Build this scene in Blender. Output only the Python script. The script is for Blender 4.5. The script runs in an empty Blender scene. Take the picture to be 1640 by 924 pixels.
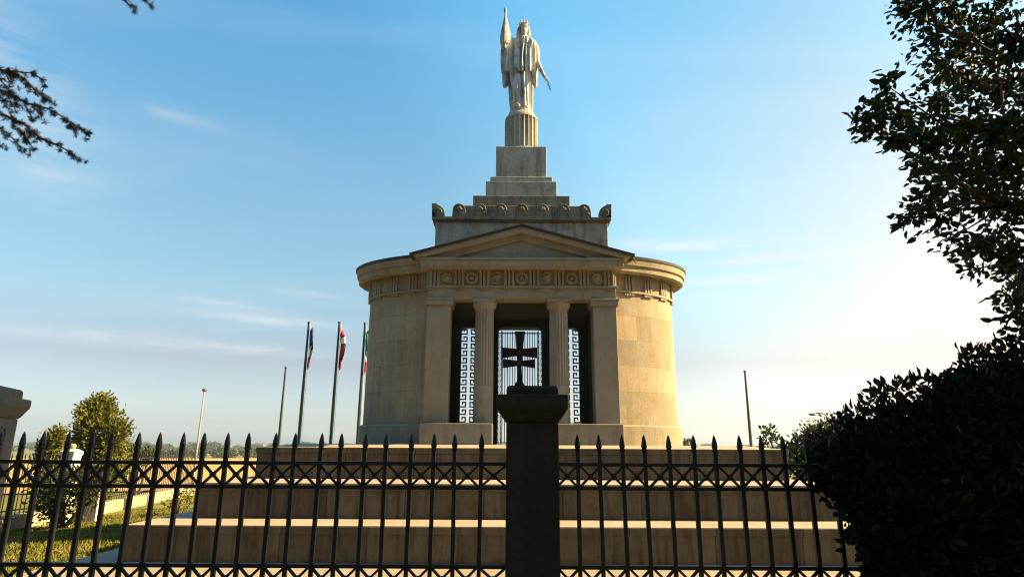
import bpy, bmesh, math, random
import numpy as np
from mathutils import Vector, Matrix, noise as mnoise

random.seed(7)
rng = np.random.default_rng(11)
SC = bpy.context.scene
COL = SC.collection
R = math.radians

# ------------------------------------------------------------------ camera
F = 1000.0                      # focal length in photo pixels (photo 1640 wide)
EYE = 1.6
TH = math.atan(252 / F)
ROLL = R(0.3)
fwd = Vector((0, math.cos(TH), math.sin(TH)))
r0 = Vector((1, 0, 0)); u0 = Vector((0, -math.sin(TH), math.cos(TH)))
rt = r0 * math.cos(ROLL) + u0 * math.sin(ROLL)
up = -r0 * math.sin(ROLL) + u0 * math.cos(ROLL)
cam_d = bpy.data.cameras.new("camera")
cam = bpy.data.objects.new("camera", cam_d); COL.objects.link(cam)
m = Matrix((rt, up, -fwd)).transposed().to_4x4(); m.translation = (0, 0, EYE)
cam.matrix_world = m
cam_d.sensor_width = 36; cam_d.lens = 36 * F / 1640
cam_d.clip_start = 0.05; cam_d.clip_end = 20000
SC.camera = cam


def ray(u, v):
    return fwd + rt * ((u - 820) / F) + up * ((462 - v) / F)


def W(u, v, Y):                 # world point seen at photo position (u, v) on the plane y = Y
    d = ray(u, v); t = Y / d.y
    return Vector((d.x * t, Y, EYE + d.z * t))


UC = 833.5                      # the monument's axis


def Z(v, Y): return W(UC, v, Y).z
def HW(px, v, Y): return W(UC + px, v, Y).x - W(UC, v, Y).x
def slope(v):
    d = ray(UC, v); return d.z / d.y


# ------------------------------------------------------------------ materials
def nt(mat):
    mat.use_nodes = True
    t = mat.node_tree; t.nodes.clear()
    return t


def N(t, kind, **kw):
    n = t.nodes.new(kind)
    for k, val in kw.items():
        if k.startswith('i_'):
            key = k[2:]
            key = int(key) if key.isdigit() else key.replace('_', ' ')
            n.inputs[key].default_value = val
        else:
            setattr(n, k, val)
    return n


def ramp(t, stops):
    n = t.nodes.new('ShaderNodeValToRGB')
    e = n.color_ramp.elements
    while len(e) < len(stops): e.new(0.5)
    for el, (p, c) in zip(e, stops):
        el.position = p
        el.color = (c, c, c, 1) if isinstance(c, (int, float)) else (*c, 1)
    return n


def mixc(t, fac, a, b, mode='MIX'):
    n = t.nodes.new('ShaderNodeMix'); n.data_type = 'RGBA'; n.blend_type = mode
    for sock, val in ((n.inputs[0], fac), (n.inputs[6], a), (n.inputs[7], b)):
        if hasattr(val, 'is_output'): t.links.new(val, sock)
        elif isinstance(val, (int, float)): sock.default_value = val
        else: sock.default_value = (*val, 1)
    return n.outputs[2]


def stone(name, base, dark, light=None, stain=0.5, streak=0.45, joints=None, rough=0.85, bump=0.25, fine=38):
    """weathered stone: broad tone patches, fine grain, vertical rain streaks, optional block joints"""
    mat = bpy.data.materials.new(name); t = nt(mat); L = t.links.new
    light = light or tuple(min(1, c * 1.18) for c in base)
    out = N(t, 'ShaderNodeOutputMaterial'); bs = N(t, 'ShaderNodeBsdfPrincipled')
    bs.inputs['Roughness'].default_value = rough
    bs.inputs['Specular IOR Level'].default_value = 0.25
    L(bs.outputs[0], out.inputs[0])
    geo = N(t, 'ShaderNodeNewGeometry')
    n1 = N(t, 'ShaderNodeTexNoise', i_Scale=1.7, i_Detail=6.0, i_Roughness=0.62)
    L(geo.outputs['Position'], n1.inputs['Vector'])
    r1 = ramp(t, [(0.32, 0.0), (0.68, 1.0)]); L(n1.outputs['Fac'], r1.inputs[0])
    c = mixc(t, r1.outputs[0], base, light)
    n0 = N(t, 'ShaderNodeTexNoise', i_Scale=1.15, i_Detail=7.0, i_Roughness=0.6, i_Distortion=0.8)
    of = N(t, 'ShaderNodeVectorMath', operation='ADD'); of.inputs[1].default_value = (7.3, 2.1, 4.4); L(geo.outputs['Position'], of.inputs[0]); L(of.outputs[0], n0.inputs['Vector'])
    r0_ = ramp(t, [(0.44, 0.0), (0.64, 0.75)]); L(n0.outputs['Fac'], r0_.inputs[0])
    c = mixc(t, r0_.outputs[0], c, tuple(min(1, q * k_) for q, k_ in zip(base, (1.06, 0.95, 0.78))))
    n2 = N(t, 'ShaderNodeTexNoise', i_Scale=float(fine), i_Detail=5.0, i_Roughness=0.7)
    L(geo.outputs['Position'], n2.inputs['Vector'])
    r2 = ramp(t, [(0.3, 0.72), (0.62, 1.06)]); L(n2.outputs['Fac'], r2.inputs[0])
    c = mixc(t, 1.0, c, r2.outputs[0], 'MULTIPLY')
    mp = N(t, 'ShaderNodeMapping'); mp.inputs['Scale'].default_value = (5.0, 5.0, 0.55)
    L(geo.outputs['Position'], mp.inputs[0])
    n3 = N(t, 'ShaderNodeTexNoise', i_Scale=1.3, i_Detail=5.0, i_Roughness=0.65)
    L(mp.outputs[0], n3.inputs['Vector'])
    r3 = ramp(t, [(0.47, 0.0), (0.66, streak)]); L(n3.outputs['Fac'], r3.inputs[0])
    c = mixc(t, r3.outputs[0], c, dark)
    n4 = N(t, 'ShaderNodeTexNoise', i_Scale=3.1, i_Detail=8.0, i_Roughness=0.7)
    L(geo.outputs['Position'], n4.inputs['Vector'])
    r4 = ramp(t, [(0.50, 0.0), (0.68, stain)]); L(n4.outputs['Fac'], r4.inputs[0])
    c = mixc(t, r4.outputs[0], c, dark)
    hgt = n2.outputs['Fac']
    if joints:
        mode, bw, bh, off = joints
        tc = N(t, 'ShaderNodeTexCoord')
        br = N(t, 'ShaderNodeTexBrick')
        br.offset = off
        br.inputs['Scale'].default_value = 1.0
        br.inputs['Brick Width'].default_value = bw; br.inputs['Row Height'].default_value = bh
        br.inputs['Mortar Size'].default_value = 0.006 if mode == 'UV' else 0.012; br.inputs['Mortar Smooth'].default_value = 0.4
        lo_ = 0.78 if mode == 'UV' else 0.66
        br.inputs['Color1'].default_value = (lo_, lo_, lo_, 1); br.inputs['Color2'].default_value = (1.10, 1.06, 1.0, 1)
        br.inputs['Mortar'].default_value = (0.72, 0.69, 0.64, 1) if mode == 'UV' else (0.42, 0.4, 0.36, 1)
        warp = N(t, 'ShaderNodeTexNoise', i_Scale=9.0, i_Detail=3.0)
        if mode == 'UV':
            L(tc.outputs['UV'], br.inputs['Vector'])
        else:
            sx = N(t, 'ShaderNodeSeparateXYZ'); L(geo.outputs['Position'], sx.inputs[0])
            cx = N(t, 'ShaderNodeCombineXYZ')
            ad = N(t, 'ShaderNodeMath', operation='ADD'); L(sx.outputs[0], ad.inputs[0]); L(sx.outputs[1], ad.inputs[1])
            L(ad.outputs[0], cx.inputs[0]); L(sx.outputs[2], cx.inputs[1])
            L(cx.outputs[0], br.inputs['Vector'])
        c = mixc(t, 1.0, c, br.outputs['Color'], 'MULTIPLY')
    bp = N(t, 'ShaderNodeBump'); bp.inputs['Strength'].default_value = bump; bp.inputs['Distance'].default_value = 0.012
    L(hgt, bp.inputs['Height']); L(bp.outputs[0], bs.inputs['Normal'])
    L(c, bs.inputs['Base Color'])
    return mat


def plain(name, col, rough=0.6, metal=0.0, var=0.25, scale=20, bump=0.0):
    mat = bpy.data.materials.new(name); t = nt(mat); L = t.links.new
    out = N(t, 'ShaderNodeOutputMaterial'); bs = N(t, 'ShaderNodeBsdfPrincipled')
    L(bs.outputs[0], out.inputs[0])
    bs.inputs['Roughness'].default_value = rough; bs.inputs['Metallic'].default_value = metal
    geo = N(t, 'ShaderNodeNewGeometry')
    n1 = N(t, 'ShaderNodeTexNoise', i_Scale=float(scale), i_Detail=4.0, i_Roughness=0.6)
    L(geo.outputs['Position'], n1.inputs['Vector'])
    r1 = ramp(t, [(0.3, 1 - var), (0.7, 1 + var)]); L(n1.outputs['Fac'], r1.inputs[0])
    L(mixc(t, 1.0, col, r1.outputs[0], 'MULTIPLY'), bs.inputs['Base Color'])
    if bump:
        bp = N(t, 'ShaderNodeBump'); bp.inputs['Strength'].default_value = bump; bp.inputs['Distance'].default_value = 0.01
        L(n1.outputs['Fac'], bp.inputs['Height']); L(bp.outputs[0], bs.inputs['Normal'])
    return mat


def leafmat(name, c1, c2, c3, trans=0.35, scale=7.0):
    mat = bpy.data.materials.new(name); t = nt(mat); L = t.links.new
    out = N(t, 'ShaderNodeOutputMaterial'); bs = N(t, 'ShaderNodeBsdfPrincipled')
    bs.inputs['Roughness'].default_value = 0.7; bs.inputs['Specular IOR Level'].default_value = 0.12
    geo = N(t, 'ShaderNodeNewGeometry')
    n1 = N(t, 'ShaderNodeTexNoise', i_Scale=scale, i_Detail=3.0); L(geo.outputs['Position'], n1.inputs['Vector'])
    rp = ramp(t, [(0.35, c1), (0.52, c2), (0.7, c3)]); L(n1.outputs['Fac'], rp.inputs[0])
    rr = ramp(t, [(0.0, 0.7), (1.0, 1.3)]); L(geo.outputs['Random Per Island'], rr.inputs[0])
    c = mixc(t, 1.0, rp.outputs[0], rr.outputs[0], 'MULTIPLY')
    L(c, bs.inputs['Base Color'])
    tr = N(t, 'ShaderNodeBsdfTranslucent'); L(c, tr.inputs['Color'])
    mx = N(t, 'ShaderNodeMixShader'); mx.inputs[0].default_value = trans
    L(bs.outputs[0], mx.inputs[1]); L(tr.outputs[0], mx.inputs[2]); L(mx.outputs[0], out.inputs[0])
    return mat


M = {}
M['drum'] = stone('ashlar_limestone', (0.295, 0.256, 0.198), (0.165, 0.137, 0.10), (0.355, 0.312, 0.245), stain=0.42, streak=0.5, joints=('UV', 1.15, 0.52, 0.5))
M['front'] = stone('carved_limestone', (0.262, 0.238, 0.203), (0.125, 0.11, 0.09), stain=0.3, streak=0.3, fine=60)
M['upper'] = stone('weathered_limestone', (0.335, 0.315, 0.28), (0.085, 0.078, 0.067), stain=0.6, streak=0.65, fine=30)
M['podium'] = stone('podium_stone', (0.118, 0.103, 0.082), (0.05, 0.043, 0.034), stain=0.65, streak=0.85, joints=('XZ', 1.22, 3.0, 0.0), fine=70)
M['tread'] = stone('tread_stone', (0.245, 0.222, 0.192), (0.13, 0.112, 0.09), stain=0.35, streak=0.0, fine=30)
M['paving'] = stone('paving_stone', (0.21, 0.192, 0.165), (0.13, 0.112, 0.09), stain=0.3, streak=0.0, fine=30)
M['inside'] = stone('shade_dark_stone', (0.030, 0.028, 0.027), (0.018, 0.017, 0.016), stain=0.3, streak=0.2)  # near-black base colour carries the chamber's shade
M['stained'] = stone('soot_stained_limestone', (0.20, 0.182, 0.152), (0.055, 0.05, 0.042), stain=0.7, streak=0.7, fine=30)
M['statue'] = stone('statue_marble', (0.42, 0.435, 0.45), (0.075, 0.075, 0.075), stain=0.7, streak=0.85, fine=45)
M['pillar'] = stone('dark_weathered_stone', (0.045, 0.043, 0.041), (0.02, 0.02, 0.02), stain=0.4, streak=0.4)
M['greypillar'] = stone('grey_stone', (0.075, 0.072, 0.067), (0.03, 0.029, 0.027), stain=0.4, streak=0.4)
M['whitestone'] = stone('white_stone', (0.62, 0.58, 0.52), (0.35, 0.31, 0.26), stain=0.3, streak=0.3)
M['wall'] = stone('boundary_stone', (0.30, 0.26, 0.195), (0.12, 0.10, 0.065), stain=0.6, streak=0.5, joints=('XZ', 1.6, 0.9, 0.5))
M['kerbwall'] = stone('kerb_wall_stone', (0.16, 0.15, 0.14), (0.07, 0.065, 0.06), stain=0.4, streak=0.4)
M['roof'] = plain('lead_sheet', (0.022, 0.02, 0.02), rough=0.7, var=0.3)
M['iron'] = plain('black_iron', (0.009, 0.011, 0.017), rough=0.55, var=0.3, scale=40)
M['grille'] = plain('blackened_bronze', (0.008, 0.008, 0.008), rough=0.7, var=0.3, scale=40)
M['ironcross'] = plain('dark_cast_iron', (0.010, 0.010, 0.010), rough=0.75, var=0.3, scale=40)
M['boss'] = plain('grey_cast_iron', (0.06, 0.06, 0.062), rough=0.5, var=0.3, scale=40)
M['polegreen'] = plain('green_paint', (0.010, 0.028, 0.022), rough=0.45, var=0.2)
M['polebrown'] = plain('brown_paint', (0.06, 0.05, 0.045), rough=0.6, var=0.3)
M['polegrey'] = plain('galvanised_steel', (0.22, 0.225, 0.23), rough=0.5, metal=0.3, var=0.15)
M['lampdark'] = plain('lamp_housing', (0.04, 0.04, 0.045), rough=0.5)
M['bark'] = plain('bark', (0.028, 0.022, 0.017), rough=0.95, var=0.5, scale=14, bump=0.6)
M['leaf'] = leafmat('broad_leaves', (0.018, 0.028, 0.010), (0.028, 0.042, 0.014), (0.042, 0.056, 0.018), trans=0.06)
M['hedge'] = leafmat('hedge_leaves', (0.007, 0.010, 0.004), (0.009, 0.013, 0.005), (0.012, 0.017, 0.006), trans=0.02)
M['redtip'] = leafmat('reddish_leaves', (0.07, 0.022, 0.016), (0.05, 0.028, 0.016), (0.04, 0.04, 0.016), trans=0.2)
M['needle'] = leafmat('cedar_needles', (0.004, 0.006, 0.009), (0.005, 0.008, 0.010), (0.007, 0.010, 0.011), trans=0.05)
M['thuja'] = leafmat('evergreen_foliage', (0.07, 0.08, 0.014), (0.115, 0.12, 0.02), (0.16, 0.145, 0.026), trans=0.3, scale=4)
M['shrub'] = leafmat('shrub_foliage', (0.035, 0.05, 0.016), (0.05, 0.065, 0.02), (0.08, 0.085, 0.028), trans=0.25, scale=4)
M['farwood'] = leafmat('far_foliage', (0.045, 0.065, 0.035), (0.055, 0.075, 0.042), (0.07, 0.085, 0.05), trans=0.2, scale=0.05)


# ------------------------------------------------------------------ mesh builder
class MB:
    def __init__(s): s.v = []; s.f = []; s.mi = []; s.uv = None; s.mats = []
    def mat(s, name):
        mm = M[name] if isinstance(name, str) else name
        if mm not in s.mats: s.mats.append(mm)
        return s.mats.index(mm)
    def face(s, idx, mi=0): s.f.append(tuple(idx)); s.mi.append(mi)
    def box(s, x0, x1, y0, y1, z0, z1, mi=0):
        b = len(s.v)
        s.v += [(x, y, z) for z in (z0, z1) for y in (y0, y1) for x in (x0, x1)]
        for q in ((0, 2, 3, 1), (4, 5, 7, 6), (0, 1, 5, 4), (2, 6, 7, 3), (0, 4, 6, 2), (1, 3, 7, 5)):
            s.face([b + i for i in q], mi)
    def prism_xz(s, poly, y0, y1, mi=0):       # poly counter-clockwise seen from -Y
        b = len(s.v); n = len(poly)
        s.v += [(x, y0, z) for x, z in poly] + [(x, y1, z) for x, z in poly]
        s.face([b + i for i in range(n)], mi); s.face([b + n + i for i in reversed(range(n))], mi)
        for i in range(n):
            j = (i + 1) % n
            s.face([b + j, b + i, b + n + i, b + n + j], mi)
    def prism_yz(s, poly, x0, x1, mi=0):
        b = len(s.v); n = len(poly)
        s.v += [(x0, y, z) for y, z in poly] + [(x1, y, z) for y, z in poly]
        s.face([b + i for i in range(n)], mi); s.face([b + n + i for i in reversed(range(n))], mi)
        for i in range(n):
            j = (i + 1) % n
            s.face([b + j, b + i, b + n + i, b + n + j], mi)
    def rings(s, rings, mi=0, cap=True, closed=True):
        b = len(s.v); n = len(rings[0])
        for r_ in rings: s.v += [tuple(p) for p in r_]
        for k in range(len(rings) - 1):
            for i in range(n if closed else n - 1):
                j = (i + 1) % n
                s.face([b + k * n + i, b + k * n + j, b + (k + 1) * n + j, b + (k + 1) * n + i], mi)
        if cap:
            s.face([b + i for i in reversed(range(n))], mi)
            s.face([b + (len(rings) - 1) * n + i for i in range(n)], mi)
    def lathe(s, cx, cy, prof, n=32, mi=0, flute=None):
        rr = []
        for r_, z in prof:
            ring = []
            for i in range(n):
                a = 2 * math.pi * i / n
                q = r_
                if flute and flute[2] <= z <= flute[3]:
                    ph = (a * flute[0] / (2 * math.pi)) % 1
                    q = r_ * (1 - flute[1] * max(0.0, math.sin(math.pi * min(1, max(0, (ph - 0.12) / 0.76)))) ** 0.6)
                ring.append((cx + q * math.cos(a), cy + q * math.sin(a), z))
            rr.append(ring)
        s.rings(rr, mi)
    def tube(s, pts, rad, n=8, mi=0):
        pts = [Vector(p) for p in pts]
        if not hasattr(rad, '__len__'): rad = [rad] * len(pts)
        rr = []; prev = None
        for k, p in enumerate(pts):
            d = (pts[min(k + 1, len(pts) - 1)] - pts[max(k - 1, 0)]).normalized()
            ref = prev if prev else (Vector((0, 0, 1)) if abs(d.z) < 0.9 else Vector((0, 1, 0)))
            a = (ref - d * ref.dot(d)).normalized(); b_ = d.cross(a); prev = a
            rr.append([p + (a * math.cos(2 * math.pi * i / n) + b_ * math.sin(2 * math.pi * i / n)) * rad[k] for i in range(n)])
        s.rings(rr, mi)
    def bar(s, p, q, w, d, mi=0):              # flat bar in the XZ plane, width w, depth d along Y
        p = Vector(p); q = Vector(q); t = (q - p).normalized(); nrm = Vector((-t.z, 0, t.x)) * (w / 2)
        c = [p + nrm, p - nrm, q - nrm, q + nrm]
        s.prism_xz([(k.x, k.z) for k in reversed(c)], p.y - d / 2, p.y + d / 2, mi)
    def sphere(s, c, rx, ry, rz, n=16, mi=0):
        rr = []
        for k in range(1, n // 2):
            a = math.pi * k / (n // 2)
            rr.append([(c[0] + rx * math.sin(a) * math.cos(2 * math.pi * i / n), c[1] + ry * math.sin(a) * math.sin(2 * math.pi * i / n), c[2] - rz * math.cos(a)) for i in range(n)])
        s.rings(rr, mi)
    def build(s, name, mat=None, parent=None, origin=None, bevel=0.0, smooth=None):
        me = bpy.data.meshes.new(name)
        o = Vector(origin) if origin is not None else Vector((0, 0, 0))
        me.from_pydata([tuple(Vector(p) - o) for p in s.v], [], s.f)
        for mm in ([M[mat] if isinstance(mat, str) else mat] if mat else s.mats): me.materials.append(mm)
        if not mat: me.polygons.foreach_set('material_index', s.mi)
        if s.uv:
            ul = me.uv_layers.new(name='UVMap')
            for lp in me.loops: ul.data[lp.index].uv = s.uv[lp.vertex_index]
        bm = bmesh.new(); bm.from_mesh(me); bmesh.ops.recalc_face_normals(bm, faces=bm.faces); bm.to_mesh(me); bm.free()
        ob = bpy.data.objects.new(name, me); COL.objects.link(ob)
        ob.location = o
        if parent is not None:
            ob.parent = parent
            ob.location = o - parent_loc(parent)
        if bevel:
            bv = ob.modifiers.new('bevel', 'BEVEL'); bv.width = bevel; bv.segments = 2; bv.limit_method = 'ANGLE'; bv.angle_limit = R(40)
        if smooth is not None:
            me.polygons.foreach_set('use_smooth', [True] * len(me.polygons))
            try: me.set_sharp_from_angle(angle=R(smooth))
            except Exception: pass
        return ob


def parent_loc(p):
    l = Vector(p.location)
    while p.parent is not None:
        p = p.parent; l += Vector(p.location)
    return l


def tag(o, label=None, cat=None, group=None, kind=None):
    if label: o['label'] = label
    if cat: o['category'] = cat
    if group: o['group'] = group
    if kind: o['kind'] = kind
    return o


def thing(name, loc, label, cat, group=None):
    o = bpy.data.objects.new(name, None); COL.objects.link(o); o.location = loc
    o.empty_display_size = 0.2
    return tag(o, label, cat, group)


def copy_tree(o, parent=None):
    c = o.copy(); COL.objects.link(c)
    if parent is not None: c.parent = parent
    for ch in list(o.children): copy_tree(ch, c)
    return c


def np_mesh(name, verts, faces, mat, parent=None, origin=(0, 0, 0)):
    """verts (n,3); faces (m,k) – one polygon size"""
    me = bpy.data.meshes.new(name)
    verts = np.asarray(verts, dtype=np.float32) - np.asarray(origin, dtype=np.float32)
    me.vertices.add(len(verts)); me.vertices.foreach_set('co', verts.ravel())
    k = faces.shape[1]
    me.loops.add(faces.size); me.loops.foreach_set('vertex_index', faces.astype(np.int32).ravel())
    me.polygons.add(len(faces)); me.polygons.foreach_set('loop_start', np.arange(0, faces.size, k, dtype=np.int32))
    me.update(calc_edges=True); me.validate()
    me.materials.append(mat)
    ob = bpy.data.objects.new(name, me); COL.objects.link(ob)
    ob.location = origin
    if parent is not None:
        ob.parent = parent; ob.location = Vector(origin) - parent_loc(parent)
    return ob


# ------------------------------------------------------------------ ground
def sm(x, a, b):
    t = np.clip((x - a) / (b - a), 0, 1); return t * t * (3 - 2 * t)


def gz(X, Y):
    X = np.asarray(X, dtype=float); Y = np.asarray(Y, dtype=float)
    r_ = np.hypot(X, np.maximum(Y - 12, 0))
    r2 = np.where(Y < 12, np.abs(X), r_)
    z = -0.03 - 0.34 * sm(r2, 7, 12) - 1.2 * sm(r2, 14, 60) - 1.5 * sm(r2, 60, 320)
    return z + 0.02 * np.sin(X * 1.3 + 0.7 * Y) * sm(r2, 7, 9)


xs = np.concatenate([[-6000, -3000, -1500, -800, -400, -220, -130, -90, -65, -48, -36, -28, -22, -19], np.arange(-17, 17.1, 1.0), [19, 22, 28, 36, 48, 65, 90, 130, 220, 400, 800, 1500, 3000, 6000]])
ys = np.concatenate([[-600, -200, -80, -40, -20, -12, -8, -6], np.arange(-4, 27.1, 1.0), [30, 35, 42, 50, 60, 75, 95, 120, 160, 220, 300, 420, 600, 900, 1400, 2400, 4500, 9000]])
gx, gy = np.meshgrid(xs, ys); gzz = gz(gx, gy)
nx, ny = len(xs), len(ys)
idx = np.arange(nx * ny).reshape(ny, nx)
gf = np.stack([idx[:-1, :-1], idx[:-1, 1:], idx[1:, 1:], idx[1:, :-1]], -1).reshape(-1, 4)


def grassmat(name, a, b, c, sc):
    mat = bpy.data.materials.new(name); t = nt(mat); L = t.links.new
    out = N(t, 'ShaderNodeOutputMaterial'); bs = N(t, 'ShaderNodeBsdfPrincipled'); L(bs.outputs[0], out.inputs[0])
    bs.inputs['Roughness'].default_value = 0.95; bs.inputs['Specular IOR Level'].default_value = 0.1
    geo = N(t, 'ShaderNodeNewGeometry')
    n1 = N(t, 'ShaderNodeTexNoise', i_Scale=sc, i_Detail=8.0, i_Roughness=0.7); L(geo.outputs['Position'], n1.inputs['Vector'])
    rp = ramp(t, [(0.36, a), (0.5, b), (0.66, c)]); L(n1.outputs['Fac'], rp.inputs[0])
    n2 = N(t, 'ShaderNodeTexNoise', i_Scale=30.0, i_Detail=4.0); L(geo.outputs['Position'], n2.inputs['Vector'])
    r2 = ramp(t, [(0.3, 0.6), (0.7, 1.25)]); L(n2.outputs['Fac'], r2.inputs[0])
    L(mixc(t, 1.0, rp.outputs[0], r2.outputs[0], 'MULTIPLY'), bs.inputs['Base Color'])
    bp = N(t, 'ShaderNodeBump'); bp.inputs['Strength'].default_value = 0.7; bp.inputs['Distance'].default_value = 0.04
    L(n2.outputs['Fac'], bp.inputs['Height']); L(bp.outputs[0], bs.inputs['Normal'])
    return mat


M['lawn'] = grassmat('lawn', (0.085, 0.10, 0.02), (0.13, 0.13, 0.028), (0.19, 0.155, 0.05), 0.9)
M['stubble'] = grassmat('harvested_field', (0.29, 0.19, 0.07), (0.34, 0.225, 0.085), (0.38, 0.26, 0.11), 0.08)
g = np_mesh('ground', np.stack([gx.ravel(), gy.ravel(), gzz.ravel()], -1), gf, M['lawn'])
for p in g.data.polygons: p.use_smooth = True
tag(g, kind='structure')
# harvested field beyond the boundary wall, following the ground
fx = np.linspace(-150, -16, 50); fy = np.linspace(30, 190, 70)
FX, FY = np.meshgrid(fx, fy)
FXs = FX + 0.16 * (FY - 30) * 0.0
fi = np.arange(FX.size).reshape(FX.shape)
ff = np.stack([fi[:-1, :-1], fi[:-1, 1:], fi[1:, 1:], fi[1:, :-1]], -1).reshape(-1, 4)
fo = np_mesh('field', np.stack([FXs.ravel(), FY.ravel(), (gz(FXs, FY) + 0.06).ravel()], -1), ff, M['stubble'])
tag(fo, kind='structure')

# ------------------------------------------------------------------ podium
Y1 = -EYE / slope(905); zt1 = EYE + slope(843) * Y1
Y2 = (zt1 - EYE) / slope(832); zt2 = EYE + slope(775) * Y2
Y3 = (zt2 - EYE) / slope(768); zt3 = EYE + slope(716.5) * Y3
YP = Y3 + 0.80                  # face of the portico
YC = YP + 1.50                  # centre of the oval body
AX = W(UC, 700, YC).x
z0 = Z(712, YP - 0.2)           # floor of the monument
print('podium', Y1, Y2, Y3, zt1, zt2, zt3, 'YP', YP, 'AX', AX, 'z0', z0)

pv = MB()
pv.box(AX - 6.42, AX + 6.42, 6.4, 2 * YC - 6.4, -0.45, 0.0)
tag(pv.build('pavement', 'paving', bevel=0.01), kind='structure')

pod = thing('stepped_podium', (AX, Y1, 0), 'broad three-stepped stone podium of pale weathered blocks carrying the round monument', 'podium')
hw1 = HW(640, 843, Y1); hw2 = HW(520, 775, Y2); hw3 = HW(426, 717, Y3)


def tier(hw, yf, za, zb, slopez=None):
    b = MB(); i0 = b.mat('podium'); i1 = b.mat('tread')
    yb = 2 * YC - yf
    capz = zb - 0.115
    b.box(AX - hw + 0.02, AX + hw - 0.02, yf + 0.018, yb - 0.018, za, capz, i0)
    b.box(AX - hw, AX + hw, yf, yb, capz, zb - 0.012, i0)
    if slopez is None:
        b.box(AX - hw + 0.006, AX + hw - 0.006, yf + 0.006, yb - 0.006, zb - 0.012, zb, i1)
    else:                                            # water-shedding top, rising to the monument's foot
        d = YP - 0.2 - yf
        z_ = zb - 0.012
        o = [(AX - hw + 0.006, yf + 0.006, z_), (AX + hw - 0.006, yf + 0.006, z_), (AX + hw - 0.006, yb - 0.006, z_), (AX - hw + 0.006, yb - 0.006, z_)]
        q = [(AX - hw + d, yf + d, slopez), (AX + hw - d, yf + d, slopez), (AX + hw - d, yb - d, slopez), (AX - hw + d, yb - d, slopez)]
        b.rings([o, q], i1)
    return b


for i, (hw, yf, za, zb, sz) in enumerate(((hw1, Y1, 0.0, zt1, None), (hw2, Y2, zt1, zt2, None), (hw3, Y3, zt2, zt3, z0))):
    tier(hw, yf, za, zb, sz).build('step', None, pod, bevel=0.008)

# ------------------------------------------------------------------ monument
mon = thing('ossuary_monument', (AX, YC, z0), 'pale stone oval ossuary with columned porch, pediment and stepped top on the podium', 'monument')
z_pl = Z(678, YP - 0.2)         # top of the plinth course
z_ab = Z(478, YP); z_ta = Z(461, YP); z_ft = Z(431, YP)
z_gb = Z(426, YP - 0.28); z_gt = Z(412.5, YP - 0.28)
hwE = HW(150.5, 460, YP)
BW, TW = 1.47, None
AWall = HW(240, 480, YC - 0.05)
ACor = HW(262, 434, YC - 0.05)
zroof = max(Z(439, YC - 0.1), z_gt + 0.03)        # top of the oval's cornice
print('wall a', AWall, 'cornice a', ACor, 'z', z_pl, z_ab, z_ta, z_ft, z_gb, z_gt, 'zroof', zroof)


def ell(t, off):
    c, s_ = math.cos(t), math.sin(t)
    nx_, ny_ = c / AWall, s_ / BW
    l = math.hypot(nx_, ny_)
    return AX + AWall * c + nx_ / l * off, YC + BW * s_ + ny_ / l * off


def arc_sweep(prof, segmats, t0, t1, n=72):
    """closed profile [(offset, z)] swept along the oval; segmats = material name per profile edge"""
    b = MB(); ids = [b.mat(x) for x in segmats]
    k = len(prof); s_ = 0; uv = []; prev = None
    for i in range(n + 1):
        t = t0 + (t1 - t0) * i / n
        p0 = ell(t, 0)
        if prev: s_ += math.dist(p0, prev)
        prev = p0
        for (o, z) in prof:
            x, y = ell(t, o); b.v.append((x, y, z)); uv.append((s_, z - z0))
    for i in range(n):
        for j in range(k):
            jj = (j + 1) % k
            b.face([i * k + j, i * k + jj, (i + 1) * k + jj, (i + 1) * k + j], ids[j])
    b.face(list(range(k)), ids[0]); b.face([n * k + j for j in reversed(range(k))], ids[0])
    b.uv = uv
    return b


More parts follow.
